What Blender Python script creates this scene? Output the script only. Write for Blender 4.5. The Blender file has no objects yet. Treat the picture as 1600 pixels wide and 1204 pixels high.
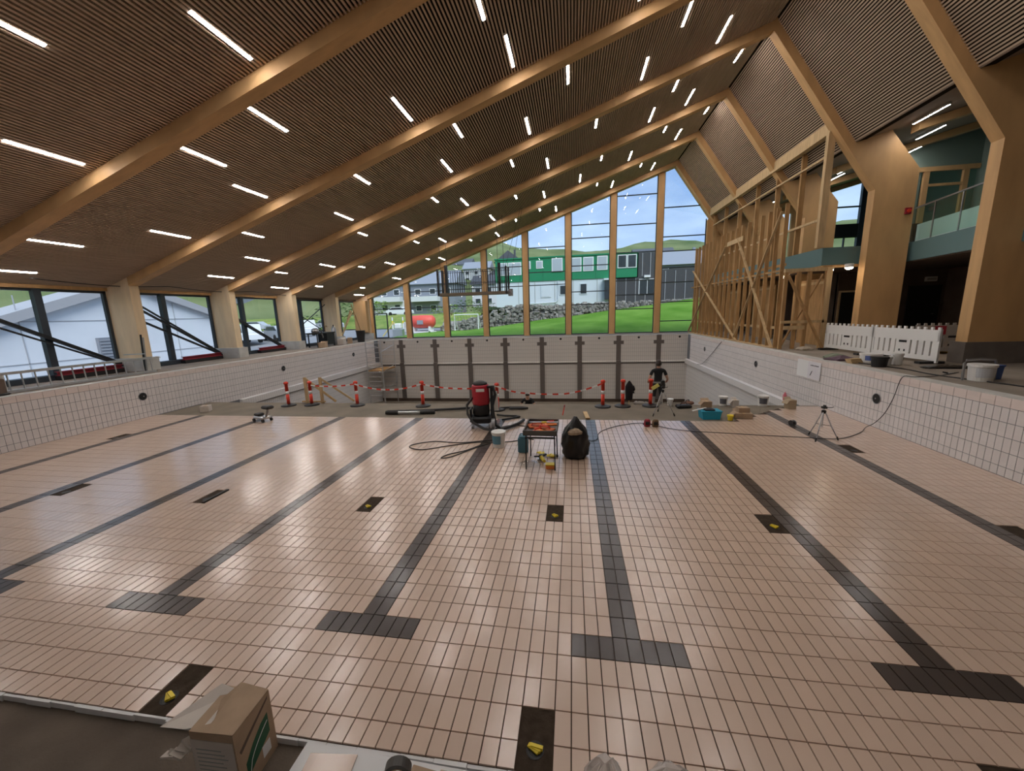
import bpy, math, random
from mathutils import Vector, Matrix
random.seed(7)
D = bpy.data
SC = bpy.context.scene
COL = SC.collection
PI = math.pi

# ------------------------------------------------------------------ camera
F_PX = 605.0
CAM = Vector((3.262, -3.205, 2.997))
PITCH, ROLL, YAW = -0.1855, 0.0311, 0.1573
CR = (Matrix.Rotation(YAW, 3, 'Z') @ Matrix.Rotation(PITCH, 3, 'X') @ Matrix.Rotation(ROLL, 3, 'Y'))
cd = D.cameras.new('camera')
cd.sensor_fit = 'HORIZONTAL'; cd.sensor_width = 36.0; cd.lens = F_PX / 1600.0 * 36.0
cd.clip_start = 0.05; cd.clip_end = 800
cam = D.objects.new('camera', cd); COL.objects.link(cam)
rgt, fwd, upv = CR.col[0], CR.col[1], CR.col[2]
M = Matrix.Identity(4)
for i in range(3):
    M[i][0], M[i][1], M[i][2], M[i][3] = rgt[i], upv[i], -fwd[i], CAM[i]
cam.matrix_world = M
SC.camera = cam

# ------------------------------------------------------------------ sky and exposure
w = D.worlds.new('overcast_sky'); SC.world = w; w.use_nodes = True
nt = w.node_tree; nt.nodes.clear()
o_ = nt.nodes.new('ShaderNodeOutputWorld'); bg = nt.nodes.new('ShaderNodeBackground')
tc = nt.nodes.new('ShaderNodeTexCoord'); mp = nt.nodes.new('ShaderNodeMapping')
mp.inputs['Scale'].default_value = (1.6, 1.6, 4.5)
nz = nt.nodes.new('ShaderNodeTexNoise'); nz.inputs['Scale'].default_value = 2.2; nz.inputs['Detail'].default_value = 5
cr = nt.nodes.new('ShaderNodeValToRGB')
cr.color_ramp.elements[0].position = 0.36; cr.color_ramp.elements[0].color = (0.31, 0.46, 0.76, 1)
cr.color_ramp.elements[1].position = 0.66; cr.color_ramp.elements[1].color = (0.60, 0.77, 0.98, 1)
nt.links.new(tc.outputs['Generated'], mp.inputs['Vector']); nt.links.new(mp.outputs['Vector'], nz.inputs['Vector'])
nt.links.new(nz.outputs['Fac'], cr.inputs['Fac']); nt.links.new(cr.outputs['Color'], bg.inputs['Color'])
nt.links.new(bg.outputs['Background'], o_.inputs['Surface'])
bg.inputs['Strength'].default_value = 1.2
LAMP = 83.0          # radiance of the ceiling strip lights
sun = D.lights.new('veiled_sun','SUN'); sun.energy = 3.2; sun.angle = math.radians(35); sun.color = (1,.97,.93)
so = D.objects.new('veiled_sun',sun); COL.objects.link(so); so.rotation_euler = (math.radians(42), 0, math.radians(38))
vs = SC.view_settings
vs.view_transform = 'Standard'; vs.look = 'None'; vs.exposure = 0.0; vs.gamma = 1.0
try: vs.use_curve_mapping = False
except Exception: pass
SC.cycles.max_bounces = 7; SC.cycles.diffuse_bounces = 3; SC.cycles.glossy_bounces = 4
SC.cycles.transparent_max_bounces = 16; SC.cycles.transmission_bounces = 4
SC.cycles.sample_clamp_indirect = 6.0
SC.cycles.use_denoising = True; SC.cycles.use_adaptive_sampling = True; SC.cycles.adaptive_threshold = 0.03

# ------------------------------------------------------------------ helpers
def px(p):
    d = CR.transposed() @ (Vector(p) - CAM)
    if d.y < 0.05: return None
    return (800 + F_PX * d.x / d.y, 602 - F_PX * d.z / d.y)

class MB:
    def __init__(s): s.v = []; s.f = []; s.mi = []
    def add(s, v, f, m=0):
        b = len(s.v); s.v += [tuple(q) for q in v]
        for q in f: s.f.append(tuple(b + i for i in q)); s.mi.append(m)
        return s
    def box(s, x0, x1, y0, y1, z0, z1, m=0):
        return s.add([(x0,y0,z0),(x1,y0,z0),(x1,y1,z0),(x0,y1,z0),(x0,y0,z1),(x1,y0,z1),(x1,y1,z1),(x0,y1,z1)],
            [(0,3,2,1),(4,5,6,7),(0,1,5,4),(1,2,6,5),(2,3,7,6),(3,0,4,7)], m)
    def cbox(s, c, sz, R=None, m=0):
        h = [q/2 for q in sz]; R = R or Matrix.Identity(3); c = Vector(c)
        vs_ = [c + R @ Vector((sx*h[0], sy*h[1], sz_*h[2])) for sz_ in (-1,1) for sx,sy in ((-1,-1),(1,-1),(1,1),(-1,1))]
        return s.add(vs_, [(0,3,2,1),(4,5,6,7),(0,1,5,4),(1,2,6,5),(2,3,7,6),(3,0,4,7)], m)
    def bbox(s, x0, x1, y0, y1, z0, z1, b=0.01, m=0):
        # box with chamfered vertical edges and top rim
        P = [(x0+b,y0),(x1-b,y0),(x1,y0+b),(x1,y1-b),(x1-b,y1),(x0+b,y1),(x0,y1-b),(x0,y0+b)]
        cx, cy = (x0+x1)/2, (y0+y1)/2
        def sh(p, k): return (cx+(p[0]-cx)*(1-2*k/max(x1-x0,1e-4)), cy+(p[1]-cy)*(1-2*k/max(y1-y0,1e-4)))
        r0 = [(*sh(p,b), z0) for p in P]; r1 = [(*p, z0+b) for p in P]; r2 = [(*p, z1-b) for p in P]; r3 = [(*sh(p,b), z1) for p in P]
        fs = [tuple(range(7,-1,-1)), tuple(range(24,32))]
        for k in range(3):
            for i in range(8):
                j = (i+1)%8; fs.append((k*8+i, k*8+j, k*8+8+j, k*8+8+i))
        return s.add(r0+r1+r2+r3, fs, m)
    def bar(s, p0, p1, w, h, up=(0,0,1), m=0):
        p0, p1 = Vector(p0), Vector(p1); d = (p1-p0); L = d.length; d.normalize()
        u = Vector(up); sx = d.cross(u)
        if sx.length < 1e-4: sx = d.cross(Vector((1,0,0)))
        sx.normalize(); u = sx.cross(d)
        R = Matrix((sx, d, u)).transposed()
        return s.cbox((p0+p1)/2, (w, L, h), R, m)
    def cyl(s, p0, p1, r0, r1=None, n=12, m=0, caps=True):
        r1 = r0 if r1 is None else r1
        p0, p1 = Vector(p0), Vector(p1); d = (p1-p0).normalized()
        a = d.cross(Vector((0,0,1)) if abs(d.z) < .9 else Vector((1,0,0))).normalized(); b = d.cross(a)
        vs_ = []; fs = []
        for k,(p,r) in enumerate(((p0,r0),(p1,r1))):
            for i in range(n):
                t = 2*PI*i/n; vs_.append(p + a*(r*math.cos(t)) + b*(r*math.sin(t)))
        for i in range(n):
            j = (i+1)%n; fs.append((i, n+i, n+j, j))
        if caps: fs += [tuple(range(n)), tuple(range(2*n-1, n-1, -1))]
        return s.add(vs_, fs, m)
    def tube(s, pts, r, n=6, m=0, caps=True):
        pts = [Vector(p) for p in pts]; R_ = r if isinstance(r, (list, tuple)) else [r]*len(pts)
        vs_ = []; fs = []; ref = Vector((0,0,1))
        for k,p in enumerate(pts):
            d = (pts[min(k+1,len(pts)-1)] - pts[max(k-1,0)]).normalized()
            a = d.cross(ref)
            if a.length < .05: a = d.cross(Vector((1,0.1,0)))
            a.normalize(); b = d.cross(a)
            for i in range(n):
                t = 2*PI*i/n; vs_.append(p + a*(R_[k]*math.cos(t)) + b*(R_[k]*math.sin(t)))
        for k in range(len(pts)-1):
            for i in range(n):
                j = (i+1)%n; fs.append((k*n+i, (k+1)*n+i, (k+1)*n+j, k*n+j))
        if caps: fs += [tuple(range(n)), tuple(range(len(vs_)-1, len(vs_)-n-1, -1))]
        return s.add(vs_, fs, m)
    def lathe(s, prof, n=20, o=(0,0,0), m=0, sx=1, sy=1):
        vs_ = []; fs = []
        for r,z in prof:
            for i in range(n):
                t = 2*PI*i/n; vs_.append((o[0]+r*math.cos(t)*sx, o[1]+r*math.sin(t)*sy, o[2]+z))
        for k in range(len(prof)-1):
            for i in range(n):
                j = (i+1)%n; fs.append((k*n+i, k*n+j, (k+1)*n+j, (k+1)*n+i))
        fs += [tuple(range(n-1,-1,-1)), tuple(range((len(prof)-1)*n, len(prof)*n))]
        return s.add(vs_, fs, m)
    def prism(s, poly, a, b, ax='y', m=0):
        # polygon in the other two axes, extruded from a to b along ax
        def P(q, t):
            return (t,q[0],q[1]) if ax == 'x' else (q[0],t,q[1]) if ax == 'y' else (q[0],q[1],t)
        n = len(poly)
        fs = [tuple(range(n)), tuple(range(2*n-1,n-1,-1))] + [(i, n+i, n+(i+1)%n, (i+1)%n) for i in range(n)]
        return s.add([P(q,a) for q in poly]+[P(q,b) for q in poly], fs, m)
    def quad(s, a, b, c, d, m=0): return s.add([a,b,c,d], [(0,1,2,3)], m)
    def mesh(s, name, mats, smooth=False):
        me = D.meshes.new(name); me.from_pydata(s.v, [], s.f)
        if not isinstance(mats, (list, tuple)): mats = [mats]
        for q in mats: me.materials.append(q)
        if len(mats) > 1: me.polygons.foreach_set('material_index', s.mi)
        if smooth: me.polygons.foreach_set('use_smooth', [True]*len(me.polygons))
        me.update(); return me
    def build(s, name, mats, parent=None, smooth=False, recalc=True):
        import bmesh
        me = s.mesh(name, mats, smooth)
        if recalc and len(s.f) < 60000:
            bm = bmesh.new(); bm.from_mesh(me); bmesh.ops.recalc_face_normals(bm, faces=bm.faces); bm.to_mesh(me); bm.free()
        ob = D.objects.new(name, me); COL.objects.link(ob)
        if parent is not None: ob.parent = parent
        return ob

def empty(name, loc=(0,0,0), rz=0, parent=None):
    e = D.objects.new(name, None); COL.objects.link(e); e.location = loc; e.rotation_euler = (0,0,rz)
    e.empty_display_size = .1
    if parent is not None: e.parent = parent
    return e
def tag(o, label, cat, group=None, kind=None):
    o['label'] = label; o['category'] = cat
    if group: o['group'] = group
    if kind: o['kind'] = kind
    return o
def thing(name, label, cat, loc=(0,0,0), rz=0, group=None):
    return tag(empty(name, loc, rz), label, cat, group)
def struct(o, label=None, cat=None):
    o['kind'] = 'structure'
    if label: o['label'] = label
    if cat: o['category'] = cat
    return o
def inst(name, me, loc, parent=None, rot=None):
    ob = D.objects.new(name, me); COL.objects.link(ob); ob.location = loc
    if rot: ob.rotation_euler = rot
    if parent is not None: ob.parent = parent
    return ob
def copy_tree(o, parent=None):
    c = o.copy(); COL.objects.link(c); c.parent = parent
    for ch in [q for q in D.objects if q.parent == o]: copy_tree(ch, c)
    return c

# ------------------------------------------------------------------ materials
def mat(name, col, rough=.6, metal=0, spec=.5, var=0, vscale=4, stretch=(1,1,1), bump=0, bscale=40, emit=None, es=0, col2=None, world=True, det=4):
    m = D.materials.new(name); m.use_nodes = True; n = m.node_tree
    b = n.nodes['Principled BSDF']
    b.inputs['Base Color'].default_value = (*col, 1); b.inputs['Roughness'].default_value = rough
    b.inputs['Metallic'].default_value = metal; b.inputs['Specular IOR Level'].default_value = spec
    if emit: b.inputs['Emission Color'].default_value = (*emit, 1); b.inputs['Emission Strength'].default_value = es
    if var or col2 or bump:
        if world:
            g = n.nodes.new('ShaderNodeNewGeometry'); src = g.outputs['Position']
        else:
            g = n.nodes.new('ShaderNodeTexCoord'); src = g.outputs['Object']
        mp = n.nodes.new('ShaderNodeMapping'); mp.inputs['Scale'].default_value = stretch
        n.links.new(src, mp.inputs['Vector'])
    if var or col2:
        z = n.nodes.new('ShaderNodeTexNoise'); z.inputs['Scale'].default_value = vscale; z.inputs['Detail'].default_value = det
        n.links.new(mp.outputs['Vector'], z.inputs['Vector'])
        r = n.nodes.new('ShaderNodeValToRGB'); r.color_ramp.elements[0].position = .3; r.color_ramp.elements[1].position = .7
        c2 = col2 or tuple(min(1, c*(1+var)) for c in col); c1 = col if col2 else tuple(c*(1-var) for c in col)
        r.color_ramp.elements[0].color = (*c1, 1); r.color_ramp.elements[1].color = (*c2, 1)
        n.links.new(z.outputs['Fac'], r.inputs['Fac']); n.links.new(r.outputs['Color'], b.inputs['Base Color'])
    if bump:
        z2 = n.nodes.new('ShaderNodeTexNoise'); z2.inputs['Scale'].default_value = bscale; z2.inputs['Detail'].default_value = 3
        n.links.new(mp.outputs['Vector'], z2.inputs['Vector'])
        bp = n.nodes.new('ShaderNodeBump'); bp.inputs['Strength'].default_value = bump; bp.inputs['Distance'].default_value = .02
        n.links.new(z2.outputs['Fac'], bp.inputs['Height']); n.links.new(bp.outputs['Normal'], b.inputs['Normal'])
    return m

def tile_mat(name, col, rough, pitch, var=.06, bump=.03, spec=.5, coat=0, crough=.1):
    # glazed tile: colour varies from tile to tile (by the tile's place in the grid), slightly wavy glaze
    m = D.materials.new(name); m.use_nodes = True; n = m.node_tree; L = n.links
    b = n.nodes['Principled BSDF']; b.inputs['Roughness'].default_value = rough; b.inputs['Specular IOR Level'].default_value = spec
    b.inputs['Coat Weight'].default_value = coat; b.inputs['Coat Roughness'].default_value = crough; b.inputs['Coat IOR'].default_value = 1.65
    g = n.nodes.new('ShaderNodeNewGeometry')
    dv = n.nodes.new('ShaderNodeVectorMath'); dv.operation = 'DIVIDE'; dv.inputs[1].default_value = pitch
    fl = n.nodes.new('ShaderNodeVectorMath'); fl.operation = 'FLOOR'
    wn = n.nodes.new('ShaderNodeTexWhiteNoise')
    L.new(g.outputs['Position'], dv.inputs[0]); L.new(dv.outputs[0], fl.inputs[0]); L.new(fl.outputs[0], wn.inputs['Vector'])
    r = n.nodes.new('ShaderNodeValToRGB')
    r.color_ramp.elements[0].color = (*[c*(1-var) for c in col], 1); r.color_ramp.elements[1].color = (*[min(1,c*(1+var)) for c in col], 1)
    L.new(wn.outputs['Value'], r.inputs['Fac']); L.new(r.outputs['Color'], b.inputs['Base Color'])
    z = n.nodes.new('ShaderNodeTexNoise'); z.inputs['Scale'].default_value = 9; z.inputs['Detail'].default_value = 2
    L.new(g.outputs['Position'], z.inputs['Vector'])
    bp = n.nodes.new('ShaderNodeBump'); bp.inputs['Strength'].default_value = bump; bp.inputs['Distance'].default_value = .02
    L.new(z.outputs['Fac'], bp.inputs['Height']); L.new(bp.outputs['Normal'], b.inputs['Normal'])
    return m

def grid_mat(name, col, line, axes, pitches, width=.012, rough=.3):
    # distant tiling: joints drawn by the material
    m = D.materials.new(name); m.use_nodes = True; n = m.node_tree; L = n.links
    b = n.nodes['Principled BSDF']; b.inputs['Roughness'].default_value = rough
    g = n.nodes.new('ShaderNodeNewGeometry'); sp = n.nodes.new('ShaderNodeSeparateXYZ'); L.new(g.outputs['Position'], sp.inputs[0])
    outs = []
    for a, p in zip(axes, pitches):
        d = n.nodes.new('ShaderNodeMath'); d.operation = 'DIVIDE'; d.inputs[1].default_value = p; L.new(sp.outputs[a], d.inputs[0])
        f = n.nodes.new('ShaderNodeMath'); f.operation = 'FRACT'; L.new(d.outputs[0], f.inputs[0])
        c = n.nodes.new('ShaderNodeMath'); c.operation = 'LESS_THAN'; c.inputs[1].default_value = width/p; L.new(f.outputs[0], c.inputs[0])
        outs.append(c.outputs[0])
    mx = n.nodes.new('ShaderNodeMath'); mx.operation = 'MAXIMUM'; L.new(outs[0], mx.inputs[0]); L.new(outs[1], mx.inputs[1])
    mi = n.nodes.new('ShaderNodeMix'); mi.data_type = 'RGBA'; L.new(mx.outputs[0], mi.inputs[0])
    mi.inputs[6].default_value = (*col,1); mi.inputs[7].default_value = (*line,1); L.new(mi.outputs[2], b.inputs['Base Color'])
    return m

def glass_mat(name, tint=(.95,.98,1), refl=1.45):
    m = D.materials.new(name); m.use_nodes = True; n = m.node_tree; n.nodes.clear(); L = n.links
    o = n.nodes.new('ShaderNodeOutputMaterial'); t = n.nodes.new('ShaderNodeBsdfTransparent'); t.inputs[0].default_value = (*tint,1)
    g = n.nodes.new('ShaderNodeBsdfGlossy'); g.inputs['Roughness'].default_value = .01
    fr = n.nodes.new('ShaderNodeFresnel'); fr.inputs['IOR'].default_value = refl
    ge = n.nodes.new('ShaderNodeNewGeometry'); inv = n.nodes.new('ShaderNodeMath'); inv.operation = 'SUBTRACT'; inv.inputs[0].default_value = 1; L.new(ge.outputs['Backfacing'], inv.inputs[1])
    mul = n.nodes.new('ShaderNodeMath'); mul.operation = 'MULTIPLY'; L.new(fr.outputs[0], mul.inputs[0]); L.new(inv.outputs[0], mul.inputs[1])
    mx = n.nodes.new('ShaderNodeMixShader'); L.new(mul.outputs[0], mx.inputs[0]); L.new(t.outputs[0], mx.inputs[1]); L.new(g.outputs[0], mx.inputs[2])
    L.new(mx.outputs[0], o.inputs['Surface']); return m

WOOD   = mat('glulam', (.60,.37,.17), .55, var=.10, vscale=2.2, stretch=(1,3,.35), spec=.3)
WOODL  = mat('glulam_pale_daylit', (.80,.62,.40), .6, var=.08, vscale=2.2, stretch=(2,3,.35), spec=.3)
PINE   = mat('pine_stud', (.42,.25,.11), .7, var=.22, vscale=5, stretch=(2,2,.3), spec=.2)
PINE2  = mat('pine_pale', (.56,.40,.22), .7, var=.15, vscale=5, stretch=(2,2,.3), spec=.2)
SLAT   = mat('slat_wood', (.55,.42,.31), .7, var=.08, vscale=3, stretch=(3,.3,3), spec=.2)
BACK   = mat('black_felt', (.022,.014,.008), .95, spec=.1)
CONC   = mat('raw_concrete', (.21,.18,.14), .9, var=.14, vscale=1.3, bump=.25, bscale=30, spec=.2)
CONCD  = mat('deck_concrete', (.27,.23,.19), .85, var=.2, vscale=.8, bump=.25, bscale=25, spec=.2)
CONCN  = mat('near_screed', (.135,.108,.085), .9, var=.2, vscale=2, bump=.3, bscale=40, spec=.2)
CONCW  = mat('pale_concrete', (.55,.54,.51), .85, var=.12, vscale=3, spec=.2)
GROUT  = mat('floor_grout', (.07,.045,.032), .9, spec=.2)
GROUTW = mat('wall_grout', (.17,.18,.20), .9, spec=.2)
TILE   = tile_mat('cream_tile', (.645,.48,.37), .42, (.125,.2475,.25), .05, .006, .4, 1.0, .19)
TILED  = tile_mat('lane_tile', (.048,.035,.029), .45, (.125,.2475,.25), .12, .006, .3, .7, .2)
TILEW  = tile_mat('white_wall_tile', (.74,.70,.69), .22, (.25,.125,.25), .03, .03)
TILEB  = tile_mat('coping_tile', (.74,.65,.61), .25, (.25,.25,.25), .04, .03)
WALLG  = grid_mat('far_wall_tiling', (.66,.62,.58), (.36,.34,.33), (0,2), (.125,.25), .012, .35)
WALLGS = grid_mat('side_wall_tiling', (.70,.68,.67), (.42,.42,.43), (1,2), (.125,.25), .012, .35)
LANEW  = mat('wall_lane_stripe', (.13,.11,.10), .35)  # lane stripes, and the shadow strips painted below the ledges
MEMB   = mat('dark_membrane', (.075,.05,.035), .8)
WHITE  = mat('white_plastic', (.78,.77,.75), .45)
WHITEP = mat('white_paint', (.80,.80,.80), .6)
BLACK  = mat('black_plastic', (.012,.012,.013), .5)
BLACKM = mat('black_metal', (.02,.022,.026), .45, metal=.3)
DARKF  = mat('window_frame', (.035,.045,.06), .4)
ALU    = mat('aluminium', (.62,.63,.65), .35, metal=.9)
STEEL  = mat('steel', (.35,.35,.36), .4, metal=.8)
RED    = mat('signal_red', (.78,.06,.03), .45)
REDP   = mat('red_paint', (.30,.02,.035), .5)
ORANGE = mat('orange_plastic', (.85,.25,.05), .5)
YELLOW = mat('yellow_plastic', (.80,.62,.03), .45)
CYAN   = mat('cyan_plastic', (.01,.33,.50), .45)
BLUE   = mat('blue_plastic', (.03,.09,.32), .45)
TEALJ  = mat('teal_jug', (.05,.16,.22), .4)
TEAL   = mat('teal_fascia', (.115,.205,.215), .6)
GREENW = mat('grey_green_wall', (.17,.23,.20), .7)
DARKW  = mat('dark_brown_wall', (.13,.09,.07), .8, var=.15, vscale=2)
DARKD  = mat('dark_door', (.02,.022,.022), .5)
CARD   = mat('cardboard', (.42,.30,.20), .85, var=.08, vscale=8)
CARDW  = mat('white_carton', (.62,.56,.50), .8, var=.05, vscale=8)
CABLE  = mat('cable_rubber', (.03,.028,.027), .6)
GLASS  = glass_mat('window_glass')
GLASSB = glass_mat('balustrade_glass', (.80,.93,.90), 1.5)
SKIN   = mat('skin', (.56,.33,.24), .55)
HAIR   = mat('dark_hair', (.03,.02,.015), .7)
SHIRT  = mat('black_cotton', (.012,.012,.014), .9)
EMITW  = mat('lit_diffuser', (1,1,1), .5, emit=(1,.94,.90), es=LAMP)
EMITS  = mat('lit_bulb', (1,1,1), .5, emit=(1,.80,.58), es=30)
# ================================================================== POOL
TL = 0.2475; ZD = 1.34; YN = -1.17; YW0 = -2.75; YW1 = 22.83
def frustum(mb, c, u, v, n, t, ins=.002, m=0):
    c, u, v, n = Vector(c), Vector(u), Vector(v), Vector(n)
    ku = (u.length-ins)/u.length; kv = (v.length-ins)/v.length
    base = [c-u-v-n*t, c+u-v-n*t, c+u+v-n*t, c-u+v-n*t]
    top = [c-u*ku-v*kv, c+u*ku-v*kv, c+u*ku+v*kv, c-u*ku+v*kv]
    mb.add(base+top, [(4,5,6,7),(0,1,5,4),(1,2,6,5),(2,3,7,6),(3,0,4,7)], m)
_tm = {}
def tiles(parent, items, limit, fieldname):
    """items: (name, mat, centre, u, v, n, thickness). The `limit` largest in view are objects, the rest one part."""
    def area(it):
        c,u,v = Vector(it[2]), Vector(it[3]), Vector(it[4])
        q = [px(c-u-v), px(c+u-v), px(c+u+v), px(c-u+v)]
        if any(k is None for k in q): return 0
        mx = sum(k[0] for k in q)/4; my = sum(k[1] for k in q)/4
        if not (-5 < mx < 1605 and -5 < my < 1209): return 0
        return abs(sum(q[i][0]*q[(i+1)%4][1]-q[(i+1)%4][0]*q[i][1] for i in range(4)))/2
    ar = sorted(((area(it), i) for i, it in enumerate(items)), reverse=True)
    pick = {i for a, i in ar[:limit] if a > 12}
    fields = {}
    for i, (nm, mt, c, u, v, n, t) in enumerate(items):
        if i in pick:
            key = (nm, mt.name, tuple(round(k,4) for k in (*u,*v,*n)))
            if key not in _tm:
                mb = MB(); frustum(mb, (0,0,0), u, v, n, t); _tm[key] = mb.mesh(nm, mt)
            inst(nm, _tm[key], c, parent)
        else:
            fields.setdefault((nm, mt.name), (MB(), mt)); frustum(fields[(nm, mt.name)][0], c, u, v, n, t)
    for (nm, _), (mb, mt) in fields.items():
        o = mb.build(nm + '_field', mt, parent, recalc=False); o['kind'] = 'stuff'

# --- tiled floor
floor = MB().box(-10.5,10.5,YN,7.43,-.10,-.012).prism([(7.4,7.43),(10.5,7.43),(10.5,9.2),(9.6,9.2)],-.10,-.011,'z').build('floor', GROUT)
struct(floor, 'shallow cream tiled pool floor with dark lane lines', 'floor')
LANES = [-8.75+2.5*i for i in range(8)]
MORTAR = mat('mortar_bed',(.055,.040,.028),.9,var=.25,vscale=14,bump=.3,bscale=60,spec=.1)
HOLES = [(x,8,9) for x in (-9,-6,-3,0,3,6,9)] + [(x,-5,-4) for x in (-9,-6,-3,0,3,6,9)] + [(9,21,22),(-9,20,21)]
items = []; g = .0056
for c in range(168):
    x = -10.5+.125*(c+.5)
    ymax = 7.43 if x < 7.4 else min(9.2, 7.43+(x-7.4)*.8)
    for r in range(-5, 37):
        y0 = max(r*TL, YN); y1 = (r+1)*TL
        if y1 > ymax+.02: continue
        if any(abs(x-hx) < .13 and ra <= r <= rb for hx,ra,rb in HOLES): continue
        lane = any((abs(x-l) < .125 and r >= 0) or (abs(x-l) < .5 and r == -1) for l in LANES)
        items.append(('lane_tile' if lane else 'tile', TILED if lane else TILE, (x,(y0+y1)/2,0), (.0625-g/2,0,0), (0,(y1-y0)/2-g/2,0), (0,0,1), .02))
lite = [i for i in items if i[0] == 'tile']; dark = [i for i in items if i[0] != 'tile']
tiles(floor, lite, 300, 'tile'); tiles(floor, dark, 160, 'lane_tile')
# ragged white edge strip along the open end of the tiling
mb = MB(); x = -10.5
while x < 10.4:
    L = random.uniform(.22,.34); d = random.uniform(.018,.032)
    mb.box(x+.003, min(x+L,10.5), YN-d, YN-.002, -.062, -.008+random.uniform(-.004,.003)); x += L
mb.build('edge_strip', WHITEP, floor)
for hx, ra, rb in HOLES:
    y0 = max(ra*TL, YN); y1 = (rb+1)*TL
    if hx == 9 and ra == -5: continue
    hd = thing('floor_inlet_recess', '', 'recess', (hx, (y0+y1)/2, -.012))
    hw = (y1-y0)/2
    rows_ = {8: 'middle row', -5: 'near edge row', 21: 'row beside the tripod', 20: 'row by the left wall'}[ra]
    ordn = {-9:'first',-6:'second',-3:'third',0:'fourth',3:'fifth',6:'sixth',9:'seventh'}[hx]
    if ra == 21: lb = 'dark untiled recess in the floor beside the silver tripod'
    elif ra == 20: lb = 'dark slit recess in the floor along the left pool wall'
    else: lb = 'dark untiled floor recess, %s from left, %s' % (ordn, rows_)
    hd['label'] = lb
    mb = MB(); mb.box(-.124,.124,-hw+.002,hw-.002,.0004,.003)
    mb.build('mortar_bed', MORTAR, hd)
    mb = MB()
    mb.lathe([(.062,.003),(.062,.006),(.05,.006),(.048,.004)], 16, (0,-hw*.35,0)); mb.build('pipe_socket', BLACK, hd)
    if not (ra == 20 or ra == 21 or (ra == 8 and hx in (-9,-6,-3))):
        pl = MB(); a = random.uniform(.5,1.1)
        for k in range(3):
            pl.cbox((.012*(k-1),-hw*.35+.004*k,.014+.004*k), (.028,.085,.02), Matrix.Rotation(a+.2*k,3,'Z') @ Matrix.Rotation(.25*(k-1),3,'Y'))
        pl.build('foam_plug', YELLOW, hd)
    if hx == -3 and ra == 8: MB().box(.07,.12,-hw,hw,.003,.035).build('loose_strip', BLACK, hd)

# --- untiled concrete: near strip, plateau, slope to the deep end
nf = struct(MB().box(-10.5,10.5,YW0,YN-.001,-.2,-.06).build('floor_screed', CONCN), 'dark bare screed strip at the near end of the pool', 'floor')
mb = MB(); NX = 42
prof = [(7.3,-.016),(8.6,-.012),(9.35,-.02),(9.9,-.18),(11,-.60),(13,-1.2),(16,-2.05),(18,-2.5),(YW1,-3.08)]
for (ya,za),(yb,zb) in zip(prof[:-1], prof[1:]): mb.quad((-10.5,ya,za),(10.5,ya,za),(10.5,yb,zb),(-10.5,yb,zb))
sl = mb.build('floor_slope', CONC, recalc=False); struct(sl, 'bare grey brown concrete slope down to the deep end', 'floor')

# --- side walls
for side, X in (('right', 10.5), ('left', -10.5)):
    s = 1 if X > 0 else -1
    mb = MB(); xa, xb = sorted((X+s*.006, X+s*.3)); mb.box(xa, xb, YW0, YW1, -3.2, ZD)
    wl = struct(mb.build('wall_'+side, GROUTW), 'white tiled %s side wall of the pool' % side, 'wall')
    it = []
    nz = [(1.165-.25*(k+1), 1.165-.25*k) for k in range(4)] + [(0.0, .165)]
    for k in range(200):
        y = YW0+.125*(k+.5)+.02
        if y > YW1-.05: break
        for z0, z1 in nz + ([(-.22,-.002)] if y > 9.0 else []):
            if any(abs(y-dy) < .16 and abs((z0+z1)/2-.70) < .20 for dy in (7.1,13.4,19.55)) and False: continue
            it.append(('wall_tile', TILEW, (X,y,(z0+z1)/2), (0,.0625-.0036,0), (0,0,(z1-z0)/2-.0036), (-s,0,0), .012))
    cp = []
    for k in range(100):
        y = YW0+.25*(k+.5)+.02
        if y > YW1-.1: break
        cp.append(('coping_tile', TILEB, (X-s*.004,y,(ZD+1.167)/2), (0,.125-.002,0), (0,0,(ZD-1.167)/2-.001), (-s,0,0), .014))
    tiles(wl, it, 300, 'wall_tile'); tiles(wl, cp, 60, 'coping_tile')
    # resting ledge and lower wall in the deep half
    mb = MB(); xa, xb = sorted((X-s*.13, X+s*.01)); mb.prism([(xa,-.24),(xa,-.50),(xb,-.50),(xb,-.20)] if s > 0 else [(xb,-.24),(xb,-.50),(xa,-.50),(xa,-.20)], 10.7, YW1, 'y')
    mb.build('resting_ledge', WALLGS, wl)
    mb = MB(); xa, xb = sorted((X, X+s*.02)); mb.box(xa, xb, 9.4, YW1, -3.2, -.48); mb.build('lower_tiling', WALLGS, wl)
    mb = MB(); xa, xb = sorted((X-s*.008, X+s*.004)); mb.box(xa, xb, 9.6, YW1, -.56, -.505); mb.build('ledge_shadow_line', LANEW, wl)  # dark strip painted in as the shadow under the ledge lip
    for k, dy in enumerate((7.1,13.4,19.55)):
        d = thing('underwater_light_niche', 'round black light niche in the %s pool wall, %s from the camera' % (side, ('nearest','second','third')[k]), 'light niche', (X, dy, .70))
        m_ = MB(); m_.cyl((0,0,0),(-s*.012,0,0),.125,n=24); m_.build('cover', BLACK, d)
        m_ = MB(); m_.tube([(-s*.013,.125*math.cos(t*PI/12),.125*math.sin(t*PI/12)) for t in range(25)], .008, 6, caps=False); m_.build('rim', STEEL, d)
        m_ = MB(); m_.cyl((-s*.012,.03,0),(-s*.017,.03,0),.02,n=10); m_.build('socket', STEEL, d)

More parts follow.
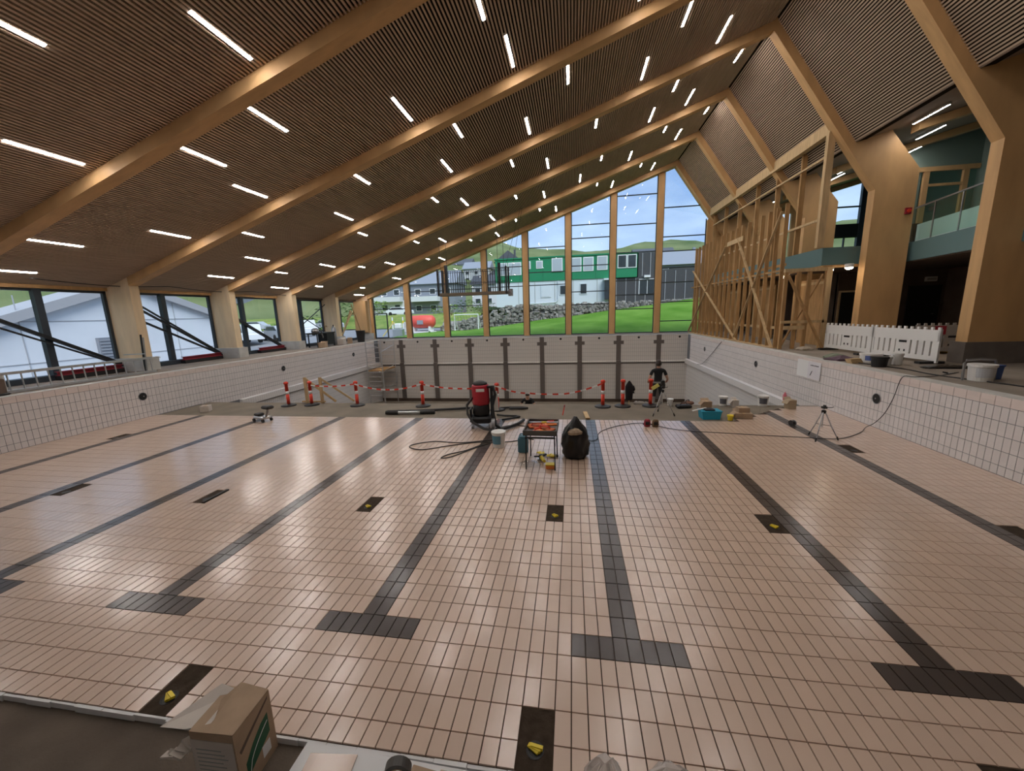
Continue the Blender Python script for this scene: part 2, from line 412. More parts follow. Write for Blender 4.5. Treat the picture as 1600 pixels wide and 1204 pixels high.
# --- deep end wall
fw = struct(MB().box(-10.8,10.8,YW1,YW1+.3,-3.2,ZD).build('wall_back', WALLG), 'white tiled deep end wall of the pool with dark lane stripes', 'wall')
MB().box(-10.5,10.5,YW1-.006,YW1,-3.2,-2.86).build('membrane_strip', MEMB, fw)
MB().prism([(YW1-.10,-.34),(YW1-.10,-.40),(YW1,-.40),(YW1,-.30)], -10.5, 10.5, 'x').build('resting_ledge', WALLG, fw)
MB().box(-10.5,10.5,YW1-.012,YW1,-.50,-.41).build('ledge_shadow_line', LANEW, fw)  # shadow below the deep end ledge, drawn as a dark strip
lm = MB().box(-.15,.15,-.115,0,-2.86,-.28).box(-.15,.15,-.012,0,-.28,ZD+.004).box(-.32,.32,-.014,0,.78,1.0).mesh('lane_stripe', LANEW)
hm = MB(); hm.cyl((0,.0,0),(0,-.01,0),.07,n=14); hm = hm.mesh('wall_inlet', BLACK)
for l in LANES: inst('lane_stripe', lm, (l,YW1,0), fw)
for k in range(9): inst('wall_inlet', hm, (-10+2.5*k,YW1-.002,1.19), fw)
nw = struct(MB().box(-10.8,10.8,YW0-.3,YW0,-.2,ZD).build('wall_front', WALLGS), 'near end wall of the pool below the deck', 'wall')

# --- deck
dk = MB()
dk.box(10.8,22,-6,25.4,1.1,ZD-.004).box(-13.4,-10.8,-6,25.4,1.1,ZD-.004).box(-10.8,10.8,YW1+.3,25.4,1.1,ZD-.004).box(-10.8,10.8,-6,YW0-.3,1.1,ZD-.004)
dk.build('floor_deck', CONCD); struct(D.objects['floor_deck'], 'bare concrete pool deck around the basin', 'floor')
for nm,(a,b_,c,d_) in {'trim_1':(10.5,10.80,YW0,YW1+.3),'trim_2':(-10.80,-10.5,YW0,YW1+.3),'trim_3':(-10.5,10.5,YW1,YW1+.3)}.items():
    o = MB().box(a,b_,c,d_,ZD-.004,ZD+.006).build(nm, CONCW); struct(o, {'trim_1':'pale edge strip along the right pool rim','trim_2':'pale edge strip along the left pool rim','trim_3':'pale edge strip along the deep end rim'}[nm], 'trim')

# ================================================================== ROOF
FY = [24.83-4.04*k for k in range(8)]           # centres of the portal frames
ud = lambda x: 8.45+.343*x                      # underside of the long rafters
RX, RZ = 9.8, ud(9.8)
rd = lambda x: RZ-1.435*(x-RX)                  # underside of the short rafters
ords = ['on the gable window','second from the gable window','third from the gable window','fourth from the gable window','with its right leg beside the white tub','sixth from the gable window, nearest whole rafter','overhead at the near end','behind the viewpoint']
for k, y in enumerate(FY):
    pf = thing('portal_frame', 'pale glulam timber portal frame ' + ords[k], 'timber frame', (0,y,0))
    a, b_ = -.16, .16
    MB().prism([(-12.0,ud(-12)),(RX,RZ),(RX,RZ+.62),(-12.0,ud(-12)+.6)], a, b_).build('long_rafter', WOOD, pf)
    rr = MB().prism([(RX,RZ),(13.36,rd(13.36)),(14.6,7.27),(13.71,8.41),(10.75,12.66),(RX,RZ+.62)], a, b_).build('short_rafter', WOOD, pf)
    MB().box(13.36,14.6,a,b_,ZD+.55 if k == 4 else ZD+.5, rd(13.36)).prism([(13.36,rd(13.36)),(14.6,rd(13.36)),(14.6,7.27)], a, b_).build('right_leg', WOOD, pf)
    MB().box(13.28,14.68,a-.06,b_+.06,ZD,ZD+.55 if k == 4 else ZD+.5).build('right_plinth', mat('plinth_%d' % k,(.17,.145,.125),.9,var=.15,vscale=3), pf)
    MB().prism([(-13.1,ZD),(-12.001,ZD),(-12.001,ud(-12)+.5),(-13.1,ud(-13.1)+.6)],a,b_).build('left_leg', WOODL, pf)  # lighter copy of the glulam: window daylight put into the leg's colour
    MB().box(-13.12,-11.85,a-.1,b_+.1,ZD,ZD+.46).build('left_plinth', CONCW, pf)

HS = 8.72                                       # long slope: slat underside intercept
sd = lambda x: HS+.343*x
SN = math.hypot(1,.343); PITCHS = .08
RB = 12.62; rs = lambda x: RZ+.42-1.435*(x-RX)  # short slope slats
lang = math.atan(.343); rang = math.atan(-1.435)
XL0 = -12.95; XR1 = (RZ+.42+1.435*RX-HS)/(1.435+.343)
for k in range(7):
    y1 = FY[k]-.16; y0 = FY[k+1]+.16; L = y1-y0; yc = (y0+y1)/2
    mb = MB(); t = .10
    mb.prism([(XL0,sd(XL0)+.05),(XR1,sd(XR1)+.05),(RB,rs(RB)+.05),(RB+.3,rs(RB)+.1),(XR1,sd(XR1)+.5),(XL0,sd(XL0)+.4)], y0-.16, y1+.16)
    cl = struct(mb.build('ceiling', BACK), 'dark ceiling bay with narrow timber slats, %s' % ords[k].replace('with its right leg beside the white tub','fifth from the gable window').replace('on the gable window','at the gable window'), 'ceiling')
    sm = MB().box(-.0195,.0195,-L/2,L/2,0,.045).mesh('slat', SLAT)
    spots = []
    n1 = int((XR1-XL0)*SN/PITCHS)
    for i in range(n1):
        x = XL0+(i+.5)*PITCHS/SN; spots.append((x, sd(x), -lang))
    n2 = int((RB-XR1)*math.hypot(1,1.435)/PITCHS)
    for i in range(n2):
        x = XR1+(i+.6)*PITCHS/math.hypot(1,1.435); spots.append((x, rs(x), -rang))
    near = k in (3,4,5)
    fld = MB()
    for i,(x,z,an) in enumerate(spots):
        if near and i % 1 == 0 and (i >= n1 or i >= 90): inst('slat', sm, (x,yc,z), cl, (0,an,0))
        else:
            R = Matrix.Rotation(an,3,'Y'); fld.cbox(Vector((x,yc,z))+R@Vector((0,0,.0225)), (.039,L,.045), R)
    if fld.v:
        o = fld.build('slat_field', SLAT, cl, recalc=False); o['kind'] = 'stuff'

# --- ceiling strip lights (X, row index); rows: a = just after a frame, b = just before a frame
ROWS = [(24.2,22.98,[-12.0,-9.0,-5.6,-1.65,2.24,5.75,8.16]), (22.45,21.25,[-10.9,-6.1,-3.15,-.2,1.3,4.74,7.23]),
        (20.28,19.05,[-7.55,-4.2,-1.2,1.75,3.7,6.28,8.62]), (18.35,17.15,[-11.28,-8.5,-5.15,.4,4.7,7.64,9.45]),
        (16.22,15.0,[-11.86,-9.0,-4.6,-1.7,2.19,6.58,8.06]), (14.26,13.08,[-10.3,-6.0,-2.54,.84,4.2,7.1,9.23]),
        (12.18,10.98,[-11.29,-9.46,-5.45,-1.23,1.76,5.6,7.95]), (10.24,9.05,[-7.94,-3.6,-.25,3.15,6.4]),
        (8.2,7.02,[-8.88,-5.94,-1.14,1.75,4.9,7.9]), (6.25,5.07,[-12.14,-10.3,-5.4,-3.58,1.4,4.6,8.2]),
        (4.23,3.05,[-6.92,-2.67,1.9,5.2,8.6]), (2.34,1.14,[-9.8,-4.56,-.4,3.1,6.9]),
        (.15,-1.05,[-8.2,-3.2,.6,4.2,7.9])]
rown = ['row nearest the gable window','second row from the gable window','third row from the gable window','fourth row from the gable window','fifth row from the gable window','sixth row from the gable window','seventh row from the gable window','eighth row from the gable window','ninth row from the gable window','tenth row from the gable window','eleventh row from the gable window','twelfth row from the gable window','row above the viewpoint']
on = ['first','second','third','fourth','fifth','sixth','seventh']
hmesh = MB().box(-.045,.045,-.61,.61,.004,.06).mesh('housing', WHITEP)
dmesh = MB().box(-.032,.032,-.6,.6,-.002,.004).mesh('diffuser', EMITW)
for ri,(ya,yb,xs) in enumerate(ROWS):
    for i,x in enumerate(xs):
        e = thing('ceiling_light', 'glowing linear ceiling light, %s from the left in the %s' % (on[i], rown[ri]), 'light', (x,(ya+yb)/2,sd(x)-.003), 0, 'strip lights in the slatted ceiling')
        e.rotation_euler = (0,-lang,0)
        inst('housing', hmesh, (0,0,0), e); inst('diffuser', dmesh, (0,0,0), e)

# --- gallery ceiling rising to the right, with its own strip lights
gz = lambda x: 8.22+.26*(x-12.6)
GCE = mat('gallery_ceiling', (.30,.22,.165), .8)
o = MB().prism([(RB-.02,gz(RB)),(22,gz(22)),(22,gz(22)+.3),(RB-.02,gz(RB)+.35)], -6, 25.4).build('ceiling_gallery', GCE)
struct(o, 'plain brown ceiling above the right gallery', 'ceiling')
for k in range(8):
    tag(MB().prism([(14.4,gz(14.4)-.26),(21.85,gz(21.85)-.26),(21.85,gz(21.85)-.012),(14.4,gz(14.4)-.012)], FY[k]-.16, FY[k]+.16).build('gallery_rafter', WOOD),
        'timber rafter under the gallery ceiling, ' + ('first','second','third','fourth','fifth','sixth','seventh','eighth')[k] + ' from the gable end', 'beam')
gl = [(14.07,11.72,'nearest of three above the glass balustrade'),(16.67,15.2,'middle of three above the glass balustrade'),(18.7,18.4,'farthest of three above the glass balustrade'),
      (14.3,14.9,'over the timber post'),(15.6,18.0,'behind the timber post'),(16.2,19.8,'close to the gallery window'),(14.2,18.4,'above the stud frame'),(14.4,22.4,'deepest over the stud frame')]
for x,y,t in gl:
    e = thing('gallery_light', 'glowing linear light in the gallery ceiling, ' + t, 'light', (x,y,gz(x)-.075), 0, 'strip lights in the gallery ceiling')
    e.rotation_euler = (0,-math.atan(.26),0)
    inst('housing', hmesh, (0,0,0), e); inst('diffuser', dmesh, (0,0,0), e)

# ================================================================== GABLE WINDOW
GY = 25.12
gw = struct(empty('window_1'), 'tall glazed gable wall with timber mullions above the deep end', 'window')
mxs = [-12,-9,-6,-3,0,3,6,9,12.1]
top = lambda x: ud(x)+.02 if x <= RX else rd(x)+.02
for i,x in enumerate(mxs):
    h = top(min(x,RX)) if x < 12 else 8.5
    MB().box(x-.19,x+.19,GY-.18,GY+.08,ZD,h).build('mullion', WOOD, gw)
trs = [[3.56],[3.57,4.75],[3.6,4.8],[2.3,4.84,6.2],[3.08,4.86,5.74,7.4],[3.42,4.3,6.05,7.86,8.72],[3.0,3.96,4.92,6.76,8.53,10.36],[2.12,3.4,4.69,5.64,6.71,7.63,9.45]]
for i in range(8):
    xa, xb = mxs[i]+.19, mxs[i+1]-.19
    zs = [ZD+.05]+trs[i]
    def tz(x): return top(x)-.02
    for j,z in enumerate(trs[i]): MB().box(xa,xb,GY-.03,GY+.05,z-.03,z+.03).build('transom', DARKF, gw)
    fr = MB(); fr.box(xa,xa+.06,GY-.02,GY+.06,ZD,tz(xa)).box(xb-.05,xb,GY-.02,GY+.06,ZD,tz(min(xb,11.9)) if xb < RX else 8.6).box(xa,xb,GY-.03,GY+.06,ZD,ZD+.06)
    fr.build('frame', DARKF, gw)
    for j,z in enumerate(zs):
        if j+1 < len(zs) and zs[j+1] < min(tz(xa),tz(xb)): MB().box(xa,xb,GY+.01,GY+.03,z,zs[j+1]).build('pane', GLASS, gw)
        else:
            zt = zs[j+1] if j+1 < len(zs) else None
            poly = [(xa,z),(xb,z),(xb,tz(xb))] + ([(RX,tz(RX))] if xa < RX < xb else []) + [(xa,max(z+.02,tz(xa)))]
            if zt is not None and zt > tz(xa):
                xc = (zt-8.45)/.343 if xb < RX else xa
                poly = [(xa,z),(xb,z),(xb,zt),(xc,zt),(xa,max(z+.02,tz(xa)))] if xc > xa+.01 else [(xa,z),(xb,z),(xb,min(zt,tz(xb))),(xa,zt)]
                MB().prism(poly, GY+.01, GY+.03).build('pane', GLASS, gw)
                if xb < RX: MB().prism([(max(xc,xa),zt),(xb,zt),(xb,tz(xb))], GY+.01, GY+.03).build('pane', GLASS, gw)
                else: MB().prism([(xa,zt),(min(xb,RX+(RZ-zt)/1.435),zt),(RX,RZ),(xa,tz(xa))], GY+.01, GY+.03).build('pane', GLASS, gw)
                break
            MB().prism(poly, GY+.01, GY+.03).build('pane', GLASS, gw)
MB().prism([(-13.1,ud(-13.1)),(RX,RZ),(RX,RZ+.7),(-13.1,ud(-13.1)+.7)], GY-.05, GY+.12).build('gable_rafter', WOOD, gw)
MB().prism([(RX,RZ),(12.5,rd(12.5)),(13.4,rd(12.5)),(RX,RZ+.9)], GY-.05, GY+.12).build('gable_rafter', WOOD, gw)
MB().box(12.0,14.9,GY-.05,GY+.12,4.95,8.6).box(12.2,15.2,GY-.05,GY+.12,ZD,4.4).build('timber_infill', WOOD, gw)
dr = struct(empty('door_1',(-11.27,GY-.04,ZD)), 'dark framed glass door in the left corner of the gable window', 'door')
m_ = MB(); m_.box(-.56,-.49,-.03,.05,0,1.93).box(.49,.56,-.03,.05,0,1.93).box(-.56,.56,-.03,.05,1.86,1.93).box(-.5,.5,-.03,.05,0,.1); m_.build('door_frame', DARKF, dr)
MB().box(-.49,.49,0,.02,.1,1.86).build('pane', GLASS, dr)
MB().cyl((-.42,-.06,.95),(-.30,-.06,.95),.012).build('handle', ALU, dr)

# ================================================================== LEFT WINDOW WALL
GX = -13.08
for k in range(7):
    y1 = FY[k]-.16; y0 = FY[k+1]+.16
    wn = struct(empty('window_%d' % (k+2)), 'side window between glulam columns, bay %s' % ords[k].replace('with its right leg beside the white tub','fifth from the gable window'), 'window')
    zb, zt = ZD+.12, 4.16
    ym = y0+(y1-y0)*{4:.5,3:.42,2:.36}.get(k,.42)
    fr = MB(); fr.box(GX-.05,GX+.06,y0,y0+.09,zb,zt).box(GX-.05,GX+.06,y1-.09,y1,zb,zt).box(GX-.05,GX+.06,y0,y1,zt-.06,zt+.02).box(GX-.08,GX+.25,y0,y1,ZD,zb+.05)
    fr.build('frame', DARKF, wn)
    MB().box(GX-.03,GX+.14,ym-.09,ym+.09,zb,zt).build('mullion', DARKF, wn)
    MB().box(GX-.02,GX,y0+.09,ym-.09,zb+.05,zt-.06).build('pane', GLASS, wn)
    MB().box(GX-.02,GX,ym+.09,y1-.09,zb+.05,zt-.06).build('pane', GLASS, wn)
    MB().box(GX-.15,GX+.16,y0,y1,zt+.02,zt+.62).build('header', WOOD if k > 2 else (DARKW if k in (0,1) else WOOD), wn)
    XB = GX+.22
    if k in (3,4):
        if k == 4: segs = [((XB,y0,3.72),(XB,y1-.1,1.62),.05),((XB+.06,y0,3.42),(XB+.06,y1-.1,1.55),.025)]
        else: segs = [((XB,y0,4.1),(XB,y1-.1,1.62),.028),((XB+.05,y0,3.88),(XB+.05,y1-.1,1.56),.035),((XB+.1,y0,3.35),(XB+.1,y1-.1,1.5),.035)]
    elif k == 2: segs = [((XB,y0,3.55),(XB,y1-.2,1.55),.06)]
    elif k == 1: segs = [((XB,y0,3.9),(XB,y1,2.0),.02),((XB+.05,y0,2.0),(XB+.05,y1,3.9),.02)]
    else: segs = []
    nmk = {4:'nearest whole side window',3:'second side window from the left',2:'third side window from the left',1:'fourth side window from the left'}.get(k,'')
    for j,(a,b_,r) in enumerate(segs):
        o = MB().bar(a,b_,r*2,r*2,(1,0,0)).build('diagonal_brace', BLACKM)
        tag(o, 'black steel diagonal brace in the %s, %s of %s' % (nmk, ('upper','lower','lowest')[j], ('one','two','three')[len(segs)-1]) if len(segs) > 1 else 'single thick black steel diagonal brace in the ' + nmk, 'brace')
    if k in (2,3,4):
        rb = thing('red_steel_beam', 'dark red steel beam lying along the sill of the ' + nmk, 'steel beam', (GX+.38, y0+(y1-y0)*.70, ZD+.16))
        LL = (y1-y0)*.24
        MB().box(-.09,.09,-LL,LL,.10,.12).build('top_flange', REDP, rb); MB().box(-.008,.008,-LL,LL,.0,.10).build('web', REDP, rb); MB().box(-.09,.09,-LL,LL,-.02,0).build('bottom_flange', REDP, rb)
        MB().box(-.12,.10,-LL,LL,-.16,-.02).build('packing', BLACK, rb)
# outer shell behind the viewpoint and at the right, closing the hall
struct(MB().box(-13.4,22,-6.2,-6.0,1.1,14).build('wall_entrance', mat('entrance_wall',(.5,.42,.34),.8)), 'plain wall behind the viewpoint', 'wall')
struct(MB().box(21.9,22.1,-6,25.4,1.1,11.5).build('wall_gallery', GREENW), 'grey green outer wall of the gallery', 'wall')

struct(MB().box(-13.4,-13.1,-6,-3.4,1.1,5).prism([(-13.4,5),(RX,RZ+.3),(14,9),(22,11),(22,11.3),(RX,RZ+1),(-13.4,5.4)],-6,-3.4,'y').build('ceiling_entrance', BACK), 'dark ceiling behind the viewpoint', 'ceiling')
# ================================================================== RIGHT SIDE: GALLERY
sb = MB().prism([(12.2,12.96),(13.5,12.96),(14.8,12.96),(14.1,9.3),(14.1,-6),(21.9,-6),(21.9,25),(12.2,25)], 4.33, 4.95, 'z').build('gallery_floor', TEAL)
struct(sb, 'teal fronted gallery slab on the right side', 'gallery')
MB().prism([(12.3,13.0),(14.85,13.0),(14.2,9.3),(14.2,-6),(21.8,-6),(21.8,24.9),(12.3,24.9)], 4.30, 4.335, 'z').build('soffit', DARKW, sb)
MB().box(12.2,13.4,12.86,12.96,4.24,4.33).box(12.2,12.3,12.96,24.9,4.24,4.33).build('edge_board', PINE, sb)
# lower storey walls
lw = struct(MB().box(15.2,15.4,17,25,ZD,4.33).box(15.2,21.9,16.9,17.1,ZD,4.33).box(19.4,19.6,-6,17,ZD,4.33).build('wall_lower_storey', DARKW), 'dark brown wall under the gallery', 'wall')
for i,(x,w_,h,lb) in enumerate([(15.75,.9,2.1,'narrow dark doorway with pale trim under the gallery'),(18.6,1.1,2.2,'wide dark double door under the gallery below the small sign')]):
    d = struct(empty('door_%d' % (i+2),(x,16.9,ZD)), lb, 'door')
    MB().box(-w_/2,w_/2,-.03,0,0,h).build('leaf', DARKD, d)
    MB().box(-w_/2-.08,-w_/2,-.05,0,0,h+.08).box(w_/2,w_/2+.08,-.05,0,0,h+.08).box(-w_/2,w_/2,-.05,0,h,h+.08).build('door_frame', WOODL if i == 0 else DARKD, d)
    MB().cyl((w_/2-.1,-.07,1.05),(w_/2-.22,-.07,1.05),.012).build('handle', STEEL, d)
sg = thing('exit_sign', 'small unlit pale rectangular sign above the dark double door', 'sign', (18.75,16.86,ZD+2.45))
MB().bbox(-.22,.22,-.06,.03,0,.2,.01).build('sign_box', WHITE, sg); MB().box(-.17,.17,-.066,-.06,.05,.15).build('sign_face', mat('sign_grey',(.45,.45,.43),.5), sg)
# upper partition: grey green wall with glazed timber doors
uw = struct(MB().box(18.0,21.9,19.3,19.5,8.95,gz(21.9)+.1).box(18.0,19.55,19.3,19.5,4.95,8.97).build('wall_partition', GREENW), 'grey green partition wall on the gallery', 'wall')
MB().box(18.1,21.85,19.22,19.31,8.9,9.1).build('timber_beam', WOOD, uw)
for x in (19.75,21.35): MB().box(x-.11,x+.11,19.24,19.36,4.95,8.92).build('timber_post', WOOD, uw)
MB().box(19.8,21.3,19.25,19.35,8.25,8.36).build('timber_beam', WOOD, uw)
MB().box(19.55,21.85,19.38,19.40,4.95,8.9).build('pane', GLASSB, uw)
struct(MB().box(19.6,21.9,22.0,22.1,4.95,9.2).build('wall_gallery_room', mat('room_grey',(.22,.27,.26),.7)), 'grey back wall of the room behind the gallery glass', 'wall')
for x,z1,lb in ((19.0,6.5,'dark cabinet left of the first timber post'),(20.4,6.5,'dark cabinet between the timber posts')):
    c_ = thing('cabinet', lb + ' on the gallery', 'cabinet', (x,18.8,4.95)); MB().box(-.32,.32,-.25,.25,0,z1-4.95).build('body', BLACK, c_); MB().box(-.3,-.01,-.27,-.25,.05,z1-5).box(.01,.3,-.27,-.25,.05,z1-5).build('door', DARKD, c_)
# low white parapet and glass balustrade on the gallery edge
bl = thing('glass_balustrade', 'glass balustrade with grey handrail along the gallery edge', 'balustrade', (0,0,4.95))
P0, P1 = Vector((14.78,12.86,0)), Vector((14.16,9.4,0)); dv = (P1-P0)
for k in range(3):
    a = P0+dv*(k/3+.005); b_ = P0+dv*((k+1)/3-.005)
    MB().bar(a+Vector((0,0,.55)), b_+Vector((0,0,.55)), .02, 1.05, (0,0,1)).build('pane', GLASSB, bl)
MB().bar(P0+Vector((0,0,1.1)), P1+Vector((0,0,1.1)), .05, .04).build('handrail', STEEL, bl)
MB().bar(P0+Vector((.25,0,.3)), P1+Vector((.25,0,.3)), .06, .6).build('white_upstand', WHITEP, bl)
for k in range(4): 
    a = P0+dv*min(.985,max(.015,k/3)); MB().bar(a, a+Vector((0,0,1.1)), .03, .03, (1,0,0)).build('post', STEEL, bl)
# fire bell on the right leg
fb = thing('fire_alarm', 'small red fire alarm sounder on the glulam leg', 'alarm', (14.42,FY[3]-.16,5.95)); MB().box(-.09,.09,-.05,0,-.1,.1).build('backbox', REDP, fb); MB().cyl((0,-.05,.0),(0,-.09,0),.06,n=14).build('sounder', RED, fb)
# gallery end window at the gable
gg = struct(empty('window_9'), 'tall gallery end window with dark spandrel at the gable', 'window')
MB().box(14.9,16.1,GY-.06,GY+.12,4.95,gz(15)-.1).box(16.9,18.6,GY-.06,GY+.12,4.95,gz(17)-.1).box(16.1,16.9,GY-.06,GY+.12,4.95,5.3).box(16.1,16.9,GY-.06,GY+.12,8.6,gz(16.1)).box(15.4,22,GY-.06,GY+.12,ZD,4.4).prism([(18.6,7.3),(18.9,7.3),(18.9,gz(18.9)),(18.6,gz(18.6))],GY-.06,GY+.12).build('timber_infill', WOOD, gg)
MB().box(16.1,16.9,GY+.01,GY+.03,5.3,8.6).build('pane', GLASS, gg)
MB().box(18.6,22,GY-.1,GY+.12,6.95,7.75).build('spandrel', BLACKM, gg)
fr = MB(); fr.box(18.85,18.97,GY-.05,GY+.08,4.95,gz(18.9)).box(20.7,21.0,GY-.12,GY+.08,4.95,gz(20.7)).box(18.9,21,GY-.05,GY+.06,8.72,8.80).box(18.9,21,GY-.05,GY+.06,4.95,5.05).box(20.0,20.06,GY-.05,GY+.06,4.95,6.95)
fr.build('frame', DARKF, gg)
MB().prism([(18.9,4.95),(21.9,4.95),(21.9,gz(21.9)),(18.9,gz(18.9))], GY+.01, GY+.03).build('pane', GLASS, gg)
MB().box(21.0,21.9,GY-.06,GY+.12,4.95,gz(21)+.1).build('dark_jamb', BLACKM, gg)
# ---------------------------------------------------------------- timber post row carrying the long plate on the slab edge
pw = thing('timber_post_row', 'row of planed timber posts and rails under a long pale beam on the gallery edge', 'timber frame')
MB().box(11.93,12.13,12.8,24.6,8.66,9.06).build('top_beam', PINE2, pw)
ys = [12.9,14.85,16.75,18.7,20.75,22.7,24.5]
pm = MB().box(-.09,.09,-.05,.05,0,8.7-4.95).mesh('post', PINE)
for i,y in enumerate(ys):
    if i == 0: MB().box(11.92,12.14,12.82,12.98,4.95,8.72).build('post', PINE2, pw)
    else: inst('post', pm, (12.25,y,4.95), pw)
MB().box(12.1,12.16,12.9,24.5,8.02,8.08).build('upper_rail', PINE2, pw)
MB().box(12.1,12.16,12.9,24.5,5.92,6.0).build('hand_rail', PINE2, pw)
# ---------------------------------------------------------------- stud frame along the pool edge
sf = thing('stud_frame', 'tall unfinished timber stud frame standing along the right pool edge', 'timber frame', (0,0,ZD))
H = 6.58-ZD
stm = MB().box(-.07,.07,-.024,.024,0,H).mesh('stud', PINE)
y = 13.15; k = 0; sy = []
while y < 24.2:
    sy.append(y); y += .62
for k,y in enumerate(sy):
    inst('stud', stm, (11.0,y,0), sf)
for x in (11.35,11.75,12.15): inst('stud', stm, (x,24.35,0), sf)
MB().box(10.96,11.04,13.1,24.3,2.86,2.93).build('rail', PINE, sf)
MB().box(11.07,11.11,13.1,24.3,.72,.82).build('rail', PINE2, sf)
MB().box(11.07,11.11,13.1,19.5,3.05,3.15).build('rail', PINE, sf)
MB().box(10.9,11.1,13.1,24.3,-.002,.045).build('bottom_plate', PINE2, sf)
def brace(a, b, w_=.10, mt=PINE2): MB().bar(a, b, .035, w_, (1,0,0)).build('brace', mt, sf)
brace((10.9,24.3,.1),(10.9,18.6,4.6)); brace((10.9,23.9,3.9),(10.9,16.6,.05)); brace((10.9,17.2,4.75),(10.9,13.2,.0))
brace((10.9,16.9,.1),(10.9,13.3,5.0)); MB().box(10.88,10.92,16.6,18.4,4.55,4.75).build('tie_board', PINE2, sf)
# short return frame facing the viewer under the slab
rf = thing('cross_braced_bay', 'cross braced timber bay under the gallery corner beside the white barrier', 'timber frame', (0,12.85,ZD))
for x in (11.02,11.45,11.8,12.38): MB().box(x-.055,x+.055,-.05,.05,0,2.92).build('stud', PINE, rf)
MB().box(12.33,12.5,-.08,.08,0,2.9).build('corner_post', PINE2, rf)
MB().box(10.95,12.5,-.06,.06,2.80,2.92).build('head_plate', PINE2, rf)
MB().box(10.95,12.4,-.08,-.05,.95,1.05).build('rail', PINE2, rf)
MB().bar((11.05,-.08,2.7),(12.3,-.3,.05),.05,.13,(0,1,0)).build('brace', PINE, rf)
MB().bar((12.3,.1,2.7),(11.1,.1,.1),.04,.10,(0,1,0)).build('brace', PINE, rf)
MB().box(11.05,11.75,-.12,-.07,.72,.86).build('trestle_board', PINE2, rf)
# plywood sheets stacked behind the frame
for x,y,lb in ((13.0,14.7,'nearest'),(13.0,18.7,'middle'),(13.0,22.8,'farthest')):
    p = thing('plywood_sheet', 'brown plywood sheet leaning upright behind the stud frame, %s of three' % lb, 'plywood', (x,y,ZD)); MB().box(-.02,.02,-.9,.9,0,2.6).build('sheet', PINE, p); MB().box(-.03,-.02,-.9,.9,2.4,2.5).build('edge_band', PINE2, p)
# bulb lamps under the slab
for x,y,lb in ((12.9,12.6,'at the gallery corner above the braced bay'),(12.35,15.6,'inside the stud frame'),(12.6,16.4,'deep inside the stud frame'),(14.35,9.6,'by the near glulam leg'),(12.75,13.4,'just behind the corner post')):
    e = thing('work_light', 'small glowing bulkhead lamp under the gallery ' + lb, 'light', (x,y,4.2), 0, 'bulkhead lamps under the gallery')
    MB().lathe([(.12,0),(.13,.03),(.13,.12),(.1,.13)], 14).build('base', WHITE, e)
    MB().lathe([(.02,-.07),(.08,-.055),(.11,-.02),(.115,0)], 14).build('dome', EMITS, e, smooth=True)

# ---------------------------------------------------------------- white plastic barriers
def barrier(label, loc, rz, L=2.1, mt=WHITE, red=False):
    b = thing('barrier_fence', label, 'barrier', loc, rz, 'plastic site barriers on the right deck')
    h = .95; fr = MB()
    fr.box(-L/2,L/2,-.02,.02,.08,.20).box(-L/2,L/2,-.025,.025,.58,.88).box(-L/2,-L/2+.05,-.025,.025,.03,.9).box(L/2-.05,L/2,-.025,.025,.03,.9).box(-.22,.22,-.02,.02,.2,.58)
    fr.build('frame', mt, b)
    nb = 4; 
    for s in (-1,1):
        x0 = .22; w_ = (L/2-.05-.22)/nb
        for i in range(nb):
            c = s*(x0+w_*(i+.5)+.02); MB().box(c-w_/2+.035,c+w_/2-.035+.02,-.018,.018,.19,.59).build('picket', mt, b)
    for i in range(11):
        c = -L/2+.06+i*(L-.12)/10; MB().box(c-.035,c+.035,-.02,.02,.88,.95).build('tooth', mt, b)
    MB().box(-.12,.12,-.028,.028,.50,.56).build('slot', BLACK, b)
    MB().box(-.10,-.06,-.028,.028,.25,.31).box(.06,.10,-.028,.028,.25,.31).build('bolt_hole', BLACK, b)
    MB().box(-L/2+.12,-L/2+.28,-.30,.30,0,.06).box(L/2-.28,L/2-.12,-.30,.30,0,.06).build('foot', BLACK, b)
    if red: MB().box(-.5,-.2,-.03,-.026,.60,.86).build('reflector', REDP, b)
    return b
d = Vector((12.61,8.35,0))-Vector((12.39,12.58,0)); an = math.atan2(d.y,d.x)
barrier('white plastic crowd barrier left of two, nearest the stud frame', (12.44,11.5,ZD), an)
barrier('white plastic crowd barrier right of two, beside the glulam leg', (12.56,9.38,ZD), an)
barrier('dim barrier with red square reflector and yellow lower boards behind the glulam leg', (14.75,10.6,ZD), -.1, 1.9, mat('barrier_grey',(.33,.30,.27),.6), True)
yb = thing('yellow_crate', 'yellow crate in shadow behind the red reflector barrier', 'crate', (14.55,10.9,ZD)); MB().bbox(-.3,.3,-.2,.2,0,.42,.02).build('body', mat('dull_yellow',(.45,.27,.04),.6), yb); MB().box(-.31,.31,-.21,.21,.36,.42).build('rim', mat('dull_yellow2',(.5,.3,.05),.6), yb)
# ================================================================== SITE OBJECTS
def floor_z(y):
    for (a,za),(b,zb) in zip(prof[:-1], prof[1:]):
        if a <= y <= b: return za+(zb-za)*(y-a)/(b-a)
    return 0
